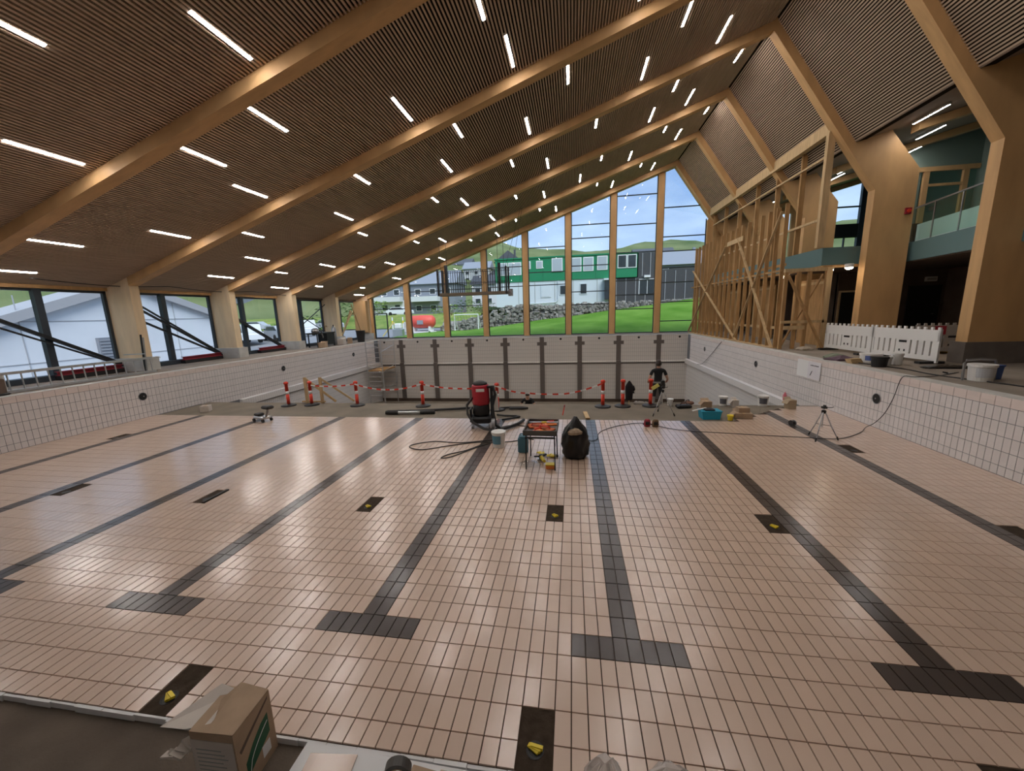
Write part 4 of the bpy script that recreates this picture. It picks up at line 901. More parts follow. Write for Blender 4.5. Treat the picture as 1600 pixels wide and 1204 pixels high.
# --- suspended black cage
cg = thing('hanging_cage','black steel cage with pale base hung on wires before the gable window','cage',(-2.55,20.0,4.1))
MB().box(-2.1,2.1,-.45,.45,0,.16).build('base_tray',mat('tray_brown',(.17,.13,.09),.7),cg); 
bm_ = MB().cyl((0,0,.16),(0,0,1.40),.014,n=6).mesh('bar',BLACKM)
for i in range(29):
    for y in (-.43,.43): inst('bar',bm_,(-1.95+i*.139,y,0),cg)
for x in (-2.05,2.05):
    for y in (-.43,.43): MB().box(x-.05,x+.05,y-.05,y+.05,.0,1.55).build('corner_post',BLACKM,cg)
for x in (-1.55,1.65): MB().box(x-.07,x+.07,-.45,-.30,.16,1.75).build('speaker_column',BLACKM,cg)
for y in (-.43,.43):
    for zz in (.72,1.40): MB().box(-2.05,2.05,y-.015,y+.015,zz-.015,zz+.015).build('rail',BLACKM,cg)
MB().box(2.1,2.35,-.15,.15,-.12,.28).build('winch_box',STEEL,cg)
wr = MB()
for x in (-2.0,-1.6,1.5,1.85):
    MB().cyl((x,0,1.5),(x,0,sd(x-2.55)-4.1),.012,n=5).build('suspension_wire',CABLE,cg)
MB().cyl((2.1,0,.2),(3.0,.2,sd(.45)-4.1),.01,n=5).build('suspension_wire',CABLE,cg); MB().cyl((1.9,0,1.4),(2.9,.2,sd(.35)-4.1),.01,n=5).build('suspension_wire',CABLE,cg)
# --- right deck clutter
tb = bucket('mortar_tub','large white mixing tub with grey handle on the right deck','x' and (11.5,5.95,ZD),.20,.34,WHITE,'tub',handle=False,taper=.86,label_mt=mat('label_pale',(.60,.62,.66),.6)); MB().tube([(-.27,.05,.0),(-.28,.05,.36),(-.25,.05,.42),(0,.05,.44),(.25,.05,.42),(.31,.08,.32),(.33,.1,.0)],.022,8).build('grey_handle',STEEL,tb)
b2 = thing('blue_bucket','square dark blue bucket behind the large white tub','bucket',(11.86,6.2,ZD),.3); mb = MB(); mb.prism([(-.12,0),(.12,0),(.16,.28),(-.16,.28)],-.13,.13); mb.build('body',BLUE,b2); MB().box(-.17,.17,-.14,.14,.26,.29).build('rim',BLUE,b2)
bucket('black_tub','black rubber tub on the right deck before the barriers',(11.1,8.05,ZD),.175,.26,BLACK,'tub',handle=False,taper=.85)
bucket('white_pail','white pail in front of the right barrier',(11.74,8.4,ZD),.125,.30,WHITE)
bucket('lidded_tub','low white lidded tub with blue label in front of the barriers',(11.5,8.95,ZD),.24,.24,WHITE,'tub',label_mt=mat('label_blue2',(.1,.15,.4),.5),handle=False,taper=.95)
bucket('clear_pail','pale translucent pail beside the black tub',(11.45,8.32,ZD),.11,.22,mat('translucent',(.6,.62,.62),.4),handle=False)
pr_ = thing('tile_offcuts','stack of pale timber wedges lying beside the black tub','offcuts',(10.98,8.75,ZD),.4)
for k in range(4): MB().bbox(-.2,.2,-.09+.02*k,.06+.02*k,.001+.03*k,.03+.03*k,.004).build('wedge',PINE2,pr_)
for x,y,sx,mt,lb in ((11.05,9.4,.5,mat('dull_purple',(.13,.08,.11),.8),'heap of dull purple plastic sacks on the right deck'),(11.2,9.95,.4,mat('dull_green',(.20,.23,.17),.8),'crumpled grey green sack by the left barrier foot'),(11.6,12.3,.35,mat('dusty_rag',(.40,.34,.27),.9),'crumpled beige rag at the foot of the cross braced bay')):
    o = crumple([(.26*sx/.4,0.0),(.28*sx/.4,.05),(.18,.10),(.05,.14)],18,.2,int(x*10),1.1,.7).build('crumpled_sack',mt); o.location = (x,y,ZD-.002); tag(o,lb,'sack')
mt_ = tag(crumple([(.34,0),(.36,.02),(.28,.05),(.1,.07)],18,.12,21,1.5,.55).build('black_tarp',SACK),'flat black tarpaulin on the right deck in front of the glulam leg','tarpaulin'); mt_.location = (12.35,7.75,ZD-.002)
wbp = thing('leaning_board','pale leaning board at the right edge beside the glulam plinth','board',(12.85,6.0,ZD)); MB().bar((0,0,.12),(.16,.1,.85),.9,.03,(0,1,0)).build('board',WHITEP,wbp); MB().bar((0,-.3,0),(0.02,-.3,.14),.05,.05).build('foot',PINE2,wbp)
gt = thing('glove_pair','dirty pale glove lying at the lower right deck edge','glove',(11.55,4.6,ZD)); MB().bbox(-.08,.08,-.1,.1,0,.05,.02).build('palm',mat('dirty_white',(.45,.42,.35),.9),gt)
for i in range(4): MB().tube([(-.055+.035*i,.09,.02),(-.06+.037*i,.17,.025)],.014,6).build('finger',D.materials['dirty_white'],gt)
tw = thing('hand_trowel','small dark hand trowel on the right deck','trowel',(11.75,6.9,ZD),.5); MB().prism([(-.12,-.05),(.1,-.05),(.16,0),(.1,.05),(-.12,.05)],.0,.008,'z').build('blade',STEEL,tw); MB().tube([(-.12,0,.02),(-.28,0,.05)],.016,8).build('handle',BLACK,tw)

# ================================================================== NEAR FOREGROUND
bx = thing('torn_carton','torn cardboard carton with green printed side in the near corner','box',(.98,-1.365,-.06),.03)
w2, d2, hh = .155,.155,.49
mb = MB(); mb.box(-w2,w2,-d2,d2,0,hh); mb.build('body',CARD,bx)
MB().box(-w2-.002,w2-.01,-d2-.003,-d2,0.0,hh-.06).build('white_label_side',CARDW,bx)
mb = MB()
for k in range(9): mb.box(-w2+.03,w2-.06-.02*(k%3),-d2-.0045,-d2-.003,.10+k*.032,.106+k*.032)
mb.build('small_print',mat('print_grey',(.33,.36,.33),.8),bx)
GRN = mat('print_green',(.02,.10,.05),.7)
mb = MB(); n = 10; pts = [(-.09,.09)]+[(-.09+.19*i/n,.20+.16*math.sin(i/n*PI/2)) for i in range(n+1)]+[(.10,.14)]
MB().prism([(-.10,.08),(-.10,.19),(-.03,.27),(.05,.33),(.11,.35),(.11,.20)],w2,w2+.002,'x').build('green_print',GRN,bx)
MB().tube([(w2+.003,-.08+.18*i/8,.10+.20*math.sqrt(i/8)) for i in range(9)],.003,5).build('white_arc',WHITEP,bx)
MB().box(w2,w2+.0015,.03,.10,.06,.15).build('white_sticker',WHITEP,bx)
MB().prism([(-.12,.30),(.0,.37),(.13,.44),(.135,.46),(-.02,.385),(-.13,.325)],w2,w2+.0015,'x').build('dark_scuff',DARKW,bx)
tf = MB(); tf.add([(-.02,-d2,hh+.004),(w2,-d2,hh+.004),(w2,d2,hh+.004),(-.06,d2+.01,hh+.03),(-.09,.03,hh+.035),(-.05,-.06,hh+.012)],[(0,1,2,3,4,5)]); tf.build('torn_top_flap',CARD,bx)
wf = MB(); wf.add([(-.05,-.10,hh+.003),(-.05,.13,hh+.003),(-.20,.15,hh+.02),(-.40,-.13,hh-.03),(-.20,-.14,hh-.01)],[(0,1,2,3,4)]); wf.build('white_inner_flap',CARDW,bx)
tg = MB(); rr = random.Random(2)
for k in range(7): tg.cbox((-.24+rr.uniform(-.05,.05),-.16+rr.uniform(-.03,.03),hh-.12-rr.uniform(0,.08)),(.09,.05,.012),Matrix.Rotation(rr.uniform(-.6,.6),3,'X')@Matrix.Rotation(rr.uniform(-.6,.6),3,'Y'))
tg.build('torn_paper',CARDW,bx)
mb = MB(); rr = random.Random(5); xx = -.03
while xx < .10:
    L = rr.uniform(.008,.014); mb.box(xx,xx+L,-.085,-.065,hh+.0045,hh+.006); xx += L+.004
mb.build('stamp_print',DARKW,bx)
bd = thing('tile_board','white board carrying cut cream tiles at the near pool edge','board',(1.98,-1.36,-.058),-.02); MB().box(-.62,.62,-.20,.16,0,.05).build('board',WHITEP,bd)
for x,y,sx,sy_,a,lb in ((1.62,-1.36,.17,.12,.1,'large cut cream tile lying left on the white board'),(2.28,-1.33,.10,.09,-.1,'brown backed tile lying on the white board right of the tape roll'),(2.47,-1.33,.09,.09,-.06,'small cut cream tile at the right end of the white board')):
    e = thing('cut_tile',lb,'tile',(x,y,-.006),a); MB().bbox(-sx,sx,-sy_,sy_,0,.010,.003).build('glaze',TILE if 'brown' not in lb else CARD,e); MB().box(-sx+.002,sx-.002,-sy_+.002,sy_-.002,-.001,.002).build('back',GROUT,e)
tpx = thing('tape_roll','dark tape roll standing on the white board at the bottom edge','tape roll',(2.13,-1.33,-.006),.2)
ring = MB(); n = 28; vs_ = []
for i in range(n):
    a = 2*PI*i/n
    for (r,yy) in ((.085,-.03),(.085,.03),(.055,.03),(.055,-.03)): vs_.append((r*math.cos(a),yy,.085+r*math.sin(a)))
ring.add(vs_,[(i*4+k,((i+1)%n)*4+k,((i+1)%n)*4+(k+1)%4,i*4+(k+1)%4) for i in range(n) for k in range(4)]); ring.build('roll',mat('tape_dark',(.06,.055,.05),.5),tpx,smooth=False)
ring = MB(); vs_ = []
for i in range(n):
    a = 2*PI*i/n
    for (r,yy) in ((.055,-.032),(.055,.032),(.05,.032),(.05,-.032)): vs_.append((r*math.cos(a),yy,.085+r*math.sin(a)))
ring.add(vs_,[(i*4+k,((i+1)%n)*4+k,((i+1)%n)*4+(k+1)%4,i*4+(k+1)%4) for i in range(n) for k in range(4)]); ring.build('core',CARD,tpx)
CLEAR = D.materials.new('clear_bag'); CLEAR.use_nodes = True; q = CLEAR.node_tree; q.nodes.clear()
oo = q.nodes.new('ShaderNodeOutputMaterial'); ta_ = q.nodes.new('ShaderNodeBsdfTransparent'); ta_.inputs[0].default_value = (.94,.94,.95,1)
pb = q.nodes.new('ShaderNodeBsdfPrincipled'); pb.inputs['Base Color'].default_value = (.80,.76,.73,1); pb.inputs['Roughness'].default_value = .25
mx = q.nodes.new('ShaderNodeMixShader'); mx.inputs[0].default_value = .42
q.links.new(ta_.outputs[0],mx.inputs[1]); q.links.new(pb.outputs[0],mx.inputs[2]); q.links.new(mx.outputs[0],oo.inputs['Surface'])
for x,sx,lb,sd_ in ((3.44,.11,'crumpled clear plastic bag at the bottom edge, left lobe',31),(3.80,.15,'crumpled clear plastic bag at the bottom edge, right lobe',32)):
    o = crumple([(sx*1.2,0),(sx*1.3,.08),(sx*1.2,.22),(sx*1.05,.36),(sx*.8,.48),(sx*.6,.55),(sx*.3,.60)],26,.25,sd_,1.2,.8).build('clear_plastic_bag',CLEAR); o.location = (x,-1.42,-.06); tag(o,lb,'plastic bag')
# ================================================================== PEOPLE
def person(label, loc, rz, J, bones, feats=True):
    """J: joint -> (x,y,z,r); bones: (a,b,material key). One continuous skinned body."""
    names = list(J); idx = {n:i for i,n in enumerate(names)}
    me = D.meshes.new('body'); me.from_pydata([J[n][:3] for n in names], [(idx[a],idx[b]) for a,b,_ in bones], [])
    ob = D.objects.new('body', me); COL.objects.link(ob)
    sk = ob.modifiers.new('skin','SKIN'); sk.use_smooth_shade = True
    lay = me.skin_vertices[0].data
    for n in names:
        r = J[n][3]; lay[idx[n]].radius = (r,r) if not isinstance(r,tuple) else r
    lay[idx['pelvis']].use_root = True
    ss = ob.modifiers.new('sub','SUBSURF'); ss.levels = 1; ss.render_levels = 1
    bpy.context.view_layer.update()
    ev = ob.evaluated_get(bpy.context.evaluated_depsgraph_get()); nm = D.meshes.new_from_object(ev)
    D.objects.remove(ob); D.meshes.remove(me)
    mats = [SKIN, SHIRT, PANTS, BLACK, HAIR, GREYP]; keys = ['skin','shirt','pants','shoe','hair','pad']
    nm.materials.clear()
    for q in mats: nm.materials.append(q)
    segs = [(Vector(J[a][:3]),Vector(J[b][:3]),keys.index(k)) for a,b,k in bones]
    for p in nm.polygons:
        c = p.center; best = (9,0)
        for a,b,k in segs:
            d = b-a; t = max(0,min(1,(c-a).dot(d)/max(d.length_squared,1e-8))); best = min(best,((c-a-d*t).length,k))
        p.material_index = best[1]; p.use_smooth = True
    e = thing('person', label, 'person', loc, rz)
    body = D.objects.new('body', nm); COL.objects.link(body); body.parent = e
    return e
PANTS = mat('black_trousers',(.02,.02,.022),.9); GREYP = mat('grey_pads',(.30,.29,.28),.8)
def hand(J, B, s, wx, wy, wz, dx, dz, dy=0.0):
    """palm and five fingers; (dx,dy,dz) points along the hand"""
    d = Vector((dx,dy,dz)).normalized(); side = Vector((0,1,0)) if abs(d.y) < .7 else Vector((1,0,0))
    p = Vector((wx,wy,wz)); pal = p+d*.07
    J['palm'+s] = (*pal,.032); B.append(('wrist'+s,'palm'+s,'skin'))
    for k,(o,L) in enumerate(((-.030,.065),(-.010,.078),(.010,.074),(.030,.058))):
        a = pal+d*.035+side*o; b = a+d*L*.55+Vector((0,.004,0)); c = b+d*L*.4-Vector((.010 if s == 'R' else -.010,0,0))
        J['f%d%sa' % (k,s)] = (*a,.011); J['f%d%sb' % (k,s)] = (*b,.009); J['f%d%sc' % (k,s)] = (*c,.008)
        B += [('palm'+s,'f%d%sa' % (k,s),'skin'),('f%d%sa' % (k,s),'f%d%sb' % (k,s),'skin'),('f%d%sb' % (k,s),'f%d%sc' % (k,s),'skin')]
    a = p+d*.045+side*.04; b = a+d*.04+side*.025
    J['t%sa' % s] = (*a,.012); J['t%sb' % s] = (*b,.010); B += [('palm'+s,'t%sa' % s,'skin'),('t%sa' % s,'t%sb' % s,'skin')]
def face(e, c, fy, r=.1):
    """ears, nose, mouth, eyes on a head centred at c and looking along fy (+1/-1 in y)"""
    x,y,z = c; f = MB()
    for s in (-1,1): f.lathe([(.006,-.03),(.016,0),(.014,.02),(.004,.032)],8,(x+s*.083,y,z-.005),sx=.6,sy=1)
    f.prism([(y+fy*.085,z+.01),(y+fy*.118,z-.028),(y+fy*.085,z-.038)],x-.014,x+.014,'x'); f.build('ears_and_nose',SKIN,e,smooth=True)
    g_ = MB()
    for s in (-1,1): g_.lathe([(.002,-.008),(.012,0),(.002,.008)],8,(x+s*.034,y+fy*.088,z+.008))
    g_.box(x-.028,x+.028,y+fy*.094-.006,y+fy*.094+.006,z-.068,z-.060); g_.build('eyes_and_mouth',HAIR,e)
# --- standing worker seen from behind, facing the deep end wall
J = {'pelvis':(0,0,.96,(.15,.11)),'waist':(0,.0,1.10,(.145,.10)),'chest':(0,.0,1.32,(.185,.115)),'upper':(0,.0,1.44,(.16,.10)),'neck':(0,.0,1.52,.055),'jaw':(0,.01,1.59,.072),'head':(0,.01,1.68,.088),'crown':(0,.005,1.75,.07)}
B = [('pelvis','waist','pants'),('waist','chest','shirt'),('chest','upper','shirt'),('upper','neck','shirt'),('neck','jaw','skin'),('jaw','head','hair'),('head','crown','hair')]
for s,k in (('L',-1),('R',1)):
    J.update({'hip'+s:(k*.10,0,.88,.095),'knee'+s:(k*.125,.02,.50,.066),'ankle'+s:(k*.13,-.01,.10,.045),'heel'+s:(k*.13,-.03,.045,.042),'toe'+s:(k*.15,.16,.035,.036),
              'sho'+s:(k*.20,0,1.43,.065),'slv'+s:(k*.265,-.01,1.27,.062),'elb'+s:(k*.33,-.02,1.12,.043),'fore'+s:(k*.32,.10,1.0,.037),'wrist'+s:(k*.27,.22,.96,.028)})
    B += [('pelvis','hip'+s,'pants'),('hip'+s,'knee'+s,'pants'),('knee'+s,'ankle'+s,'pad'),('ankle'+s,'heel'+s,'shoe'),('heel'+s,'toe'+s,'shoe'),
          ('upper','sho'+s,'shirt'),('sho'+s,'slv'+s,'shirt'),('slv'+s,'elb'+s,'skin'),('elb'+s,'fore'+s,'skin'),('fore'+s,'wrist'+s,'skin')]
    hand(J,B,s,k*.27,.22,.96,-k*.3,-.1,.9)
pe = person('worker in black t-shirt and dark trousers standing with his back turned near the deep end',(6.28,11.0,floor_z(11.0)),.08,J,B)
face(pe,(0,.01,1.66),1)
MB().lathe([(.10,1.62),(.104,1.68),(.098,1.74),(.06,1.785),(.01,1.795)],16,(0,.0,0),sx=.92,sy=1.02).build('hair',HAIR,pe,smooth=True)
mb = MB(); mb.lathe([(.175,.98),(.178,1.0),(.178,1.03),(.173,1.04)],18,sx=1,sy=.75); mb.build('tool_belt',GREYP,pe)
MB().bbox(-.30,-.15,-.10,.06,.74,.99,.03).build('belt_pouch',BLACK,pe); MB().bbox(.13,.24,-.10,.06,.78,.98,.03).build('belt_pouch',BLACK,pe)
# --- crouching worker facing the camera, bent forward low on the slope
J = {'pelvis':(0,.42,.34,(.15,.12)),'waist':(0,.30,.44,(.14,.11)),'chest':(0,.10,.53,(.18,.12)),'upper':(0,-.02,.56,(.15,.10)),'neck':(0,-.09,.62,.055),'jaw':(0,-.12,.68,.070),'head':(0,-.12,.76,.087),'crown':(0,-.11,.83,.07)}
B = [('pelvis','waist','pants'),('waist','chest','shirt'),('chest','upper','shirt'),('upper','neck','shirt'),('neck','jaw','skin'),('jaw','head','skin'),('head','crown','hair')]
for s,k in (('L',-1),('R',1)):
    J.update({'hip'+s:(k*.11,.40,.28,.095),'knee'+s:(k*.17,.06,.075,.068),'ankle'+s:(k*.16,.50,.06,.045),'toe'+s:(k*.16,.64,.05,.036),
              'sho'+s:(k*.20,-.02,.56,.065),'slv'+s:(k*.27,-.06,.42,.060),'elb'+s:(k*.31,-.10,.30,.043),'wrist'+s:(k*.22,-.26,.12,.028)})
    B += [('pelvis','hip'+s,'pants'),('hip'+s,'knee'+s,'pants'),('knee'+s,'ankle'+s,'pants'),('ankle'+s,'toe'+s,'shoe'),('upper','sho'+s,'shirt'),('sho'+s,'slv'+s,'shirt'),('slv'+s,'elb'+s,'skin'),('elb'+s,'wrist'+s,'skin')]
    hand(J,B,s,k*.22,-.26,.12,-k*.2,-.35,-.9)
pz = person('worker in black top kneeling low behind the concrete crest, head and shoulders showing',(1.34,13.2,floor_z(13.2)-.05),0,J,B)
face(pz,(0,-.12,.74),-1); MB().lathe([(.095,.77),(.096,.80),(.08,.86),(.04,.885),(.01,.888)],16,(0,-.10,0),sx=.95,sy=1.05).build('hair',HAIR,pz,smooth=True)
# ================================================================== OUTDOORS
GRASS = mat('mown_grass',(.075,.19,.015),.9,col2=(.17,.31,.05),vscale=.35,bump=.4,bscale=6,spec=.1)
ROUGHG = mat('rough_grass',(.13,.22,.045),.95,col2=(.30,.32,.09),vscale=.6,spec=.1)
HILLM = mat('hill_heath',(.085,.125,.045),.95,col2=(.22,.25,.12),vscale=.06,det=8,spec=.05)
ASPH = mat('asphalt',(.27,.27,.28),.9,var=.1,vscale=1,spec=.2)
STONE = mat('rubble_stone',(.17,.155,.14),.95,col2=(.36,.34,.31),vscale=3,spec=.1)
def gh(x,y):
    return 1.15+max(0,(y-27.5))*max(0,.075+.0085*x)*(1 if y < 40.5 else 0)+(3.0 if y >= 40.5 and False else 0)
def grid(name, xs, ys, fn, mt, smooth=True):
    mb = MB(); nx = len(xs)
    vs_ = [(x,y,fn(x,y)) for y in ys for x in xs]
    fs = [(j*nx+i,j*nx+i+1,(j+1)*nx+i+1,(j+1)*nx+i) for j in range(len(ys)-1) for i in range(nx-1)]
    return mb.add(vs_,fs).build(name,mt,smooth=smooth,recalc=False)
lin = lambda a,b,n: [a+(b-a)*i/n for i in range(n+1)]
def rnd(x,y,s): return math.sin(x*1.3*s+1.7)*math.sin(y*1.1*s+.4)+.5*math.sin(x*2.9*s-y*2.1*s+2)
struct(grid('ground_lawn',lin(-13,46,40),lin(25.5,41.2,22),lambda x,y: gh(x,y)+.03*rnd(x,y,.6),GRASS),'bright green grass bank behind the gable window','lawn')
def road(x,y): return .45+max(0,min(1,(y-26)/6))*.7+(.02*max(0,y-45))
struct(grid('ground_forecourt',lin(-13.2,-8.5,8),lin(25.6,52,14),lambda x,y: road(x,y)-.04,ASPH),'grey asphalt forecourt outside the glass door','yard')
struct(grid('ground_yard',lin(-120,-13.2,24),lin(-40,62,24),lambda x,y: road(x,y)-.05,ASPH),'grey asphalt yard outside the left windows','yard')
def plateau(x,y):
    base = 3.6 if x > -6 else max(1.1,3.6-(-6-x)*.5)
    return base+max(0,y-48)*.03
struct(grid('ground_terrace',lin(-16,60,24),lin(42.3,70,10),plateau,ROUGHG),'terrace of rough ground under the barrack building','ground')
struct(grid('ground_bank',lin(-90,-8,40),lin(50,80,14),lambda x,y: 1.3+max(0,min(1,(y-52)/8))*1.9+.1*rnd(x,y,.4),ROUGHG),'yellow green grassy bank below the grey houses','bank')
def hill(x,y):
    d = math.hypot(x-5,(y-15)*1.02); t_ = max(0,(d-78)/110); t_ = min(1.25,t_)
    s = t_*t_*(3-2*min(t_,1))if t_ < 1 else 1+.35*(t_-1)
    return .6+31*s+1.4*rnd(x,y,.045)*t_+.7*rnd(x,y,.13)*t_+(14 if x < 0 else 0)*t_*min(1,-x/70 if x < 0 else 0)*(1 if y < 100 else max(0,1-(y-100)/60))+5*t_*math.exp(-((x+42)/26)**2)*(1 if y > 120 else 0)
struct(grid('ground_hillside',lin(-300,320,120),lin(-160,330,100),lambda x,y: hill(x,y) if math.hypot(x-5,y-15) > 70 else -9,HILLM),'green heath covered hillside beyond the town','hill')
# rubble retaining wall: individual stones
rw = thing('rubble_wall','grey rubble stone retaining wall below the barracks','stone wall',(0,0,0))
mb = MB(); rr = random.Random(8)
for i in range(900):
    x = rr.uniform(-12,17); h = 3.75 if x > -4 else max(1.6,3.75-(-4-x)*.28)
    zz = gh(x,40)+rr.random()*(h-gh(x,40)); s = rr.uniform(.16,.36)
    mb.cbox((x,41.2+(zz-1.2)*.25+rr.uniform(-.1,.1),zz),(s*1.3,s,s*.9),Matrix.Rotation(rr.uniform(0,3),3,'Z')@Matrix.Rotation(rr.uniform(-.6,.6),3,'X'))
o = mb.build('rubble',STONE,rw,recalc=False); o['kind'] = 'stuff'
MB().prism([(40.9,.9),(42.2,3.6),(44,3.6),(44,.9)],-4,17,'x').build('core',STONE,rw); MB().prism([(41.0,.9),(42.0,2.2),(44,2.2),(44,.9)],-12,-4,'x').build('core',STONE,rw)

# --- buildings
def windows(root, lst, y, fm=WHITEP, gm=None):
    for x,z,w_,h in lst:
        f_ = MB().box(x-w_/2,x+w_/2,y-.06,y,z-h/2,z+h/2).build('window',fm,root); MB().box(x-w_/2+.1,x+w_/2-.1,y-.08,y-.06,z-h/2+.1,z+h/2-.1).build('pane',gm or PANE,f_)
PANE = mat('dark_pane',(.05,.06,.07),.1); PANEL_ = mat('light_pane',(.45,.50,.55),.15)
BGREEN = mat('barrack_green',(.015,.23,.10),.5); BWHITE = mat('barrack_white',(.66,.72,.76),.5); BBLK = mat('black_cladding',(.06,.06,.065),.7)
ba = thing('site_barracks','two storey site barracks, green upper floor over pale blue lower floor','building',(0,45,0))
MB().box(-6,10.7,0,6,6.66,9.3).build('upper_storey',BGREEN,ba); MB().box(-6,7.9,.1,6,3.7,6.66).build('lower_storey',BWHITE,ba); MB().box(-6.1,10.8,-.1,6.1,9.3,9.45).build('roof',BGREEN,ba)
windows(ba,[(-3.6,8.2,1.6,1.5),(-5.1,8.2,1.2,1.5),(-2.06,8.55,.8,.9),(-.6,8.55,.8,.9),(1.5,8.4,1.3,1.6),(3.75,8.35,1.2,1.6),(5.15,8.35,1.2,1.6),(6.75,8.4,1.2,1.6),(7.95,8.4,.8,1.6)],0,WHITEP,PANEL_)
windows(ba,[(9.0,8.45,1.05,1.5),(10.1,8.45,1.05,1.5)],0,WHITEP,PANE)
windows(ba,[(2.2,5.5,.9,1.2),(4.6,5.55,.9,1.3)],.1,BWHITE,PANE); windows(ba,[(.1,5.4,1.2,1.4)],.1,BWHITE,BWHITE)
for x in (-3.0,-.2,2.8,6.0,): MB().box(x-.03,x+.03,-.02,.02,6.7,9.3).build('panel_joint',mat('joint_green',(.01,.15,.07),.6) if x == -3.0 else D.materials['joint_green'],ba)
for x in (-3.2,-1.2,1.2,3.4,6.2): MB().box(x-.03,x+.03,.06,.12,3.75,6.66).build('panel_joint',mat('joint_pale',(.45,.47,.45),.6) if x == -3.2 else D.materials['joint_pale'],ba)
MB().tube([(1.6,-.05,6.6),(1.6,-.05,4.4),(1.3,-.05,4.1),(-2,-.05,4.0)],.06,6).build('drain_pipe',BWHITE,ba)
MB().box(7.0,7.9,-.6,0,4.2,6.5).build('entrance_porch',PANE,ba); MB().box(6.9,8.0,-.7,.1,6.4,6.6).build('porch_roof',BWHITE,ba)
bb = thing('black_clad_building','black vertical clad building right of the barracks','building',(0,45.2,0))
MB().box(7.95,13.2,0,8,3.6,6.6).box(10.85,13.0,.0,8,6.6,9.35).prism([(13.2,3.6),(24,3.6),(24,8.2),(13.2,7.3)],0,8).build('wall',BBLK,bb)
for k in range(14): 
    x = 8.4+k*1.1; MB().box(x-.03,x+.03,-.05,0,3.7,6.6 if x < 13 else 7.2).build('batten',mat('batten_pale',(.40,.40,.42),.7) if k == 0 else D.materials['batten_pale'],bb)
for x in (11.3,12.2): MB().box(x-.03,x+.03,-.05,0,6.7,9.3).build('batten',D.materials['batten_pale'],bb)
windows(bb,[(11.9,5.5,1.9,1.8)],0,WHITEP,PANE); MB().box(11.87,11.93,-.1,-.06,4.7,6.3).build('glazing_bar',WHITEP,bb); MB().box(11.5,12.2,-.3,0,6.55,6.8).build('lamp_hood',WHITEP,bb)
HG = mat('house_grey',(.23,.25,.29),.7); HW = mat('house_white',(.68,.69,.70),.7); HR = mat('roof_dark',(.10,.105,.12),.8); HT = mat('roof_slate',(.28,.30,.34),.8); HY = mat('house_yellow',(.60,.45,.15),.7); HB = mat('house_brown',(.22,.10,.08),.7); HRED = mat('house_red',(.50,.10,.07),.7)
def house(label, loc, w_, d_, h, rh, wall, roof, wins=(), rz=0, two=None, ridge='x'):
    e = thing('house',label,'house',loc,rz)
    MB().box(-w_/2,w_/2,0,d_,0,h).build('walls',wall,e)
    if two: MB().box(-w_/2-.01,w_/2+.01,-.02,d_+.01,0,h*.48).build('plinth_storey',two,e)
    if ridge == 'x': r = MB().prism([(-.5,h-.1),(d_/2,h+rh),(d_+.5,h-.1)],-w_/2-.4,w_/2+.4,'x')
    else: r = MB().prism([(-w_/2-.4,h-.1),(0,h+rh),(w_/2+.4,h-.1)],-.4,d_+.4,'y')
    r.build('roof',roof,e); MB().box(w_*.15,w_*.15+.6,d_/2-.3,d_/2+.3,h,h+rh+.7).build('chimney',roof,e)
    windows(e,wins,-.03); return e
wn4 = lambda w_,z1,z2,n=4: [(-w_/2+w_*(i+.5)/n,z,1.3,1.2) for i in range(n) for z in (z1,z2)]
h1 = house('large grey house with white windows behind the parked white car, left one',(-36.5,74,3.2),11,8,6.2,2.6,HG,HT,wn4(11,1.6,4.6),0,HW); MB().box(-1,5.4,-1.6,0,2.7,3.7).build('balcony',HW,h1)
h2 = house('large grey house with white balcony, right of the first grey house',(-25,75,3.0),9.5,8,6.4,2.8,HG,HT,wn4(9.5,1.5,4.8,3),0); MB().box(-4.6,1.5,-1.8,0,2.8,3.8).build('balcony',HW,h2)
house('white house behind the hanging cage base',(-15.5,86,4.5),8,7,5.2,2.2,HW,HR,wn4(8,1.4,3.8,3)); house('white house with dark roof left of the green barracks',(-8,94,6.3),9,7,4.6,2.5,HW,HR,wn4(9,1.3,3.5,3))
house('brown house with dark roof seen through the cage',(-17,104,7.8),7,7,4.5,2.6,HB,HR,wn4(7,1.3,3.4,3),0,None,'y'); house('yellow house on the hillside above the brown house',(-17.5,128,14.5),9,8,5,3.6,HY,HR,wn4(9,1.4,3.6,3),0,None,'y')
house('white hillside house left of the yellow house',(-29,130,13.2),9,8,5,2.6,HW,HT,wn4(9,1.4,3.6,3)); house('long white hillside house right of the yellow house',(-6,132,13.8),11,8,4.6,2.2,HW,HT,wn4(11,1.4,3.4,4)); house('pale grey hillside house highest on the left slope',(-38,140,16),9,8,5,2.4,HW,HR,wn4(9,1.4,3.4,3)); house('red hillside house beside the long white house',(-11.2,118,11.2),6,6,4.2,2.2,HRED,HR,wn4(6,1.2,3,2))
house('grey roofed house right of the black building',(24,66,6.0),12,8,4.0,2.6,HG,HT,wn4(12,1.2,2.9,4)); house('white house higher up right of the black building',(30,96,10.0),13,8,4.4,2.0,HW,HT,wn4(13,1.3,3.4,4)); house('white topped house above the grey roof at the far right',(21,88,9.6),8,7,4.4,2.2,HW,HR,wn4(8,1.3,3.4,3))
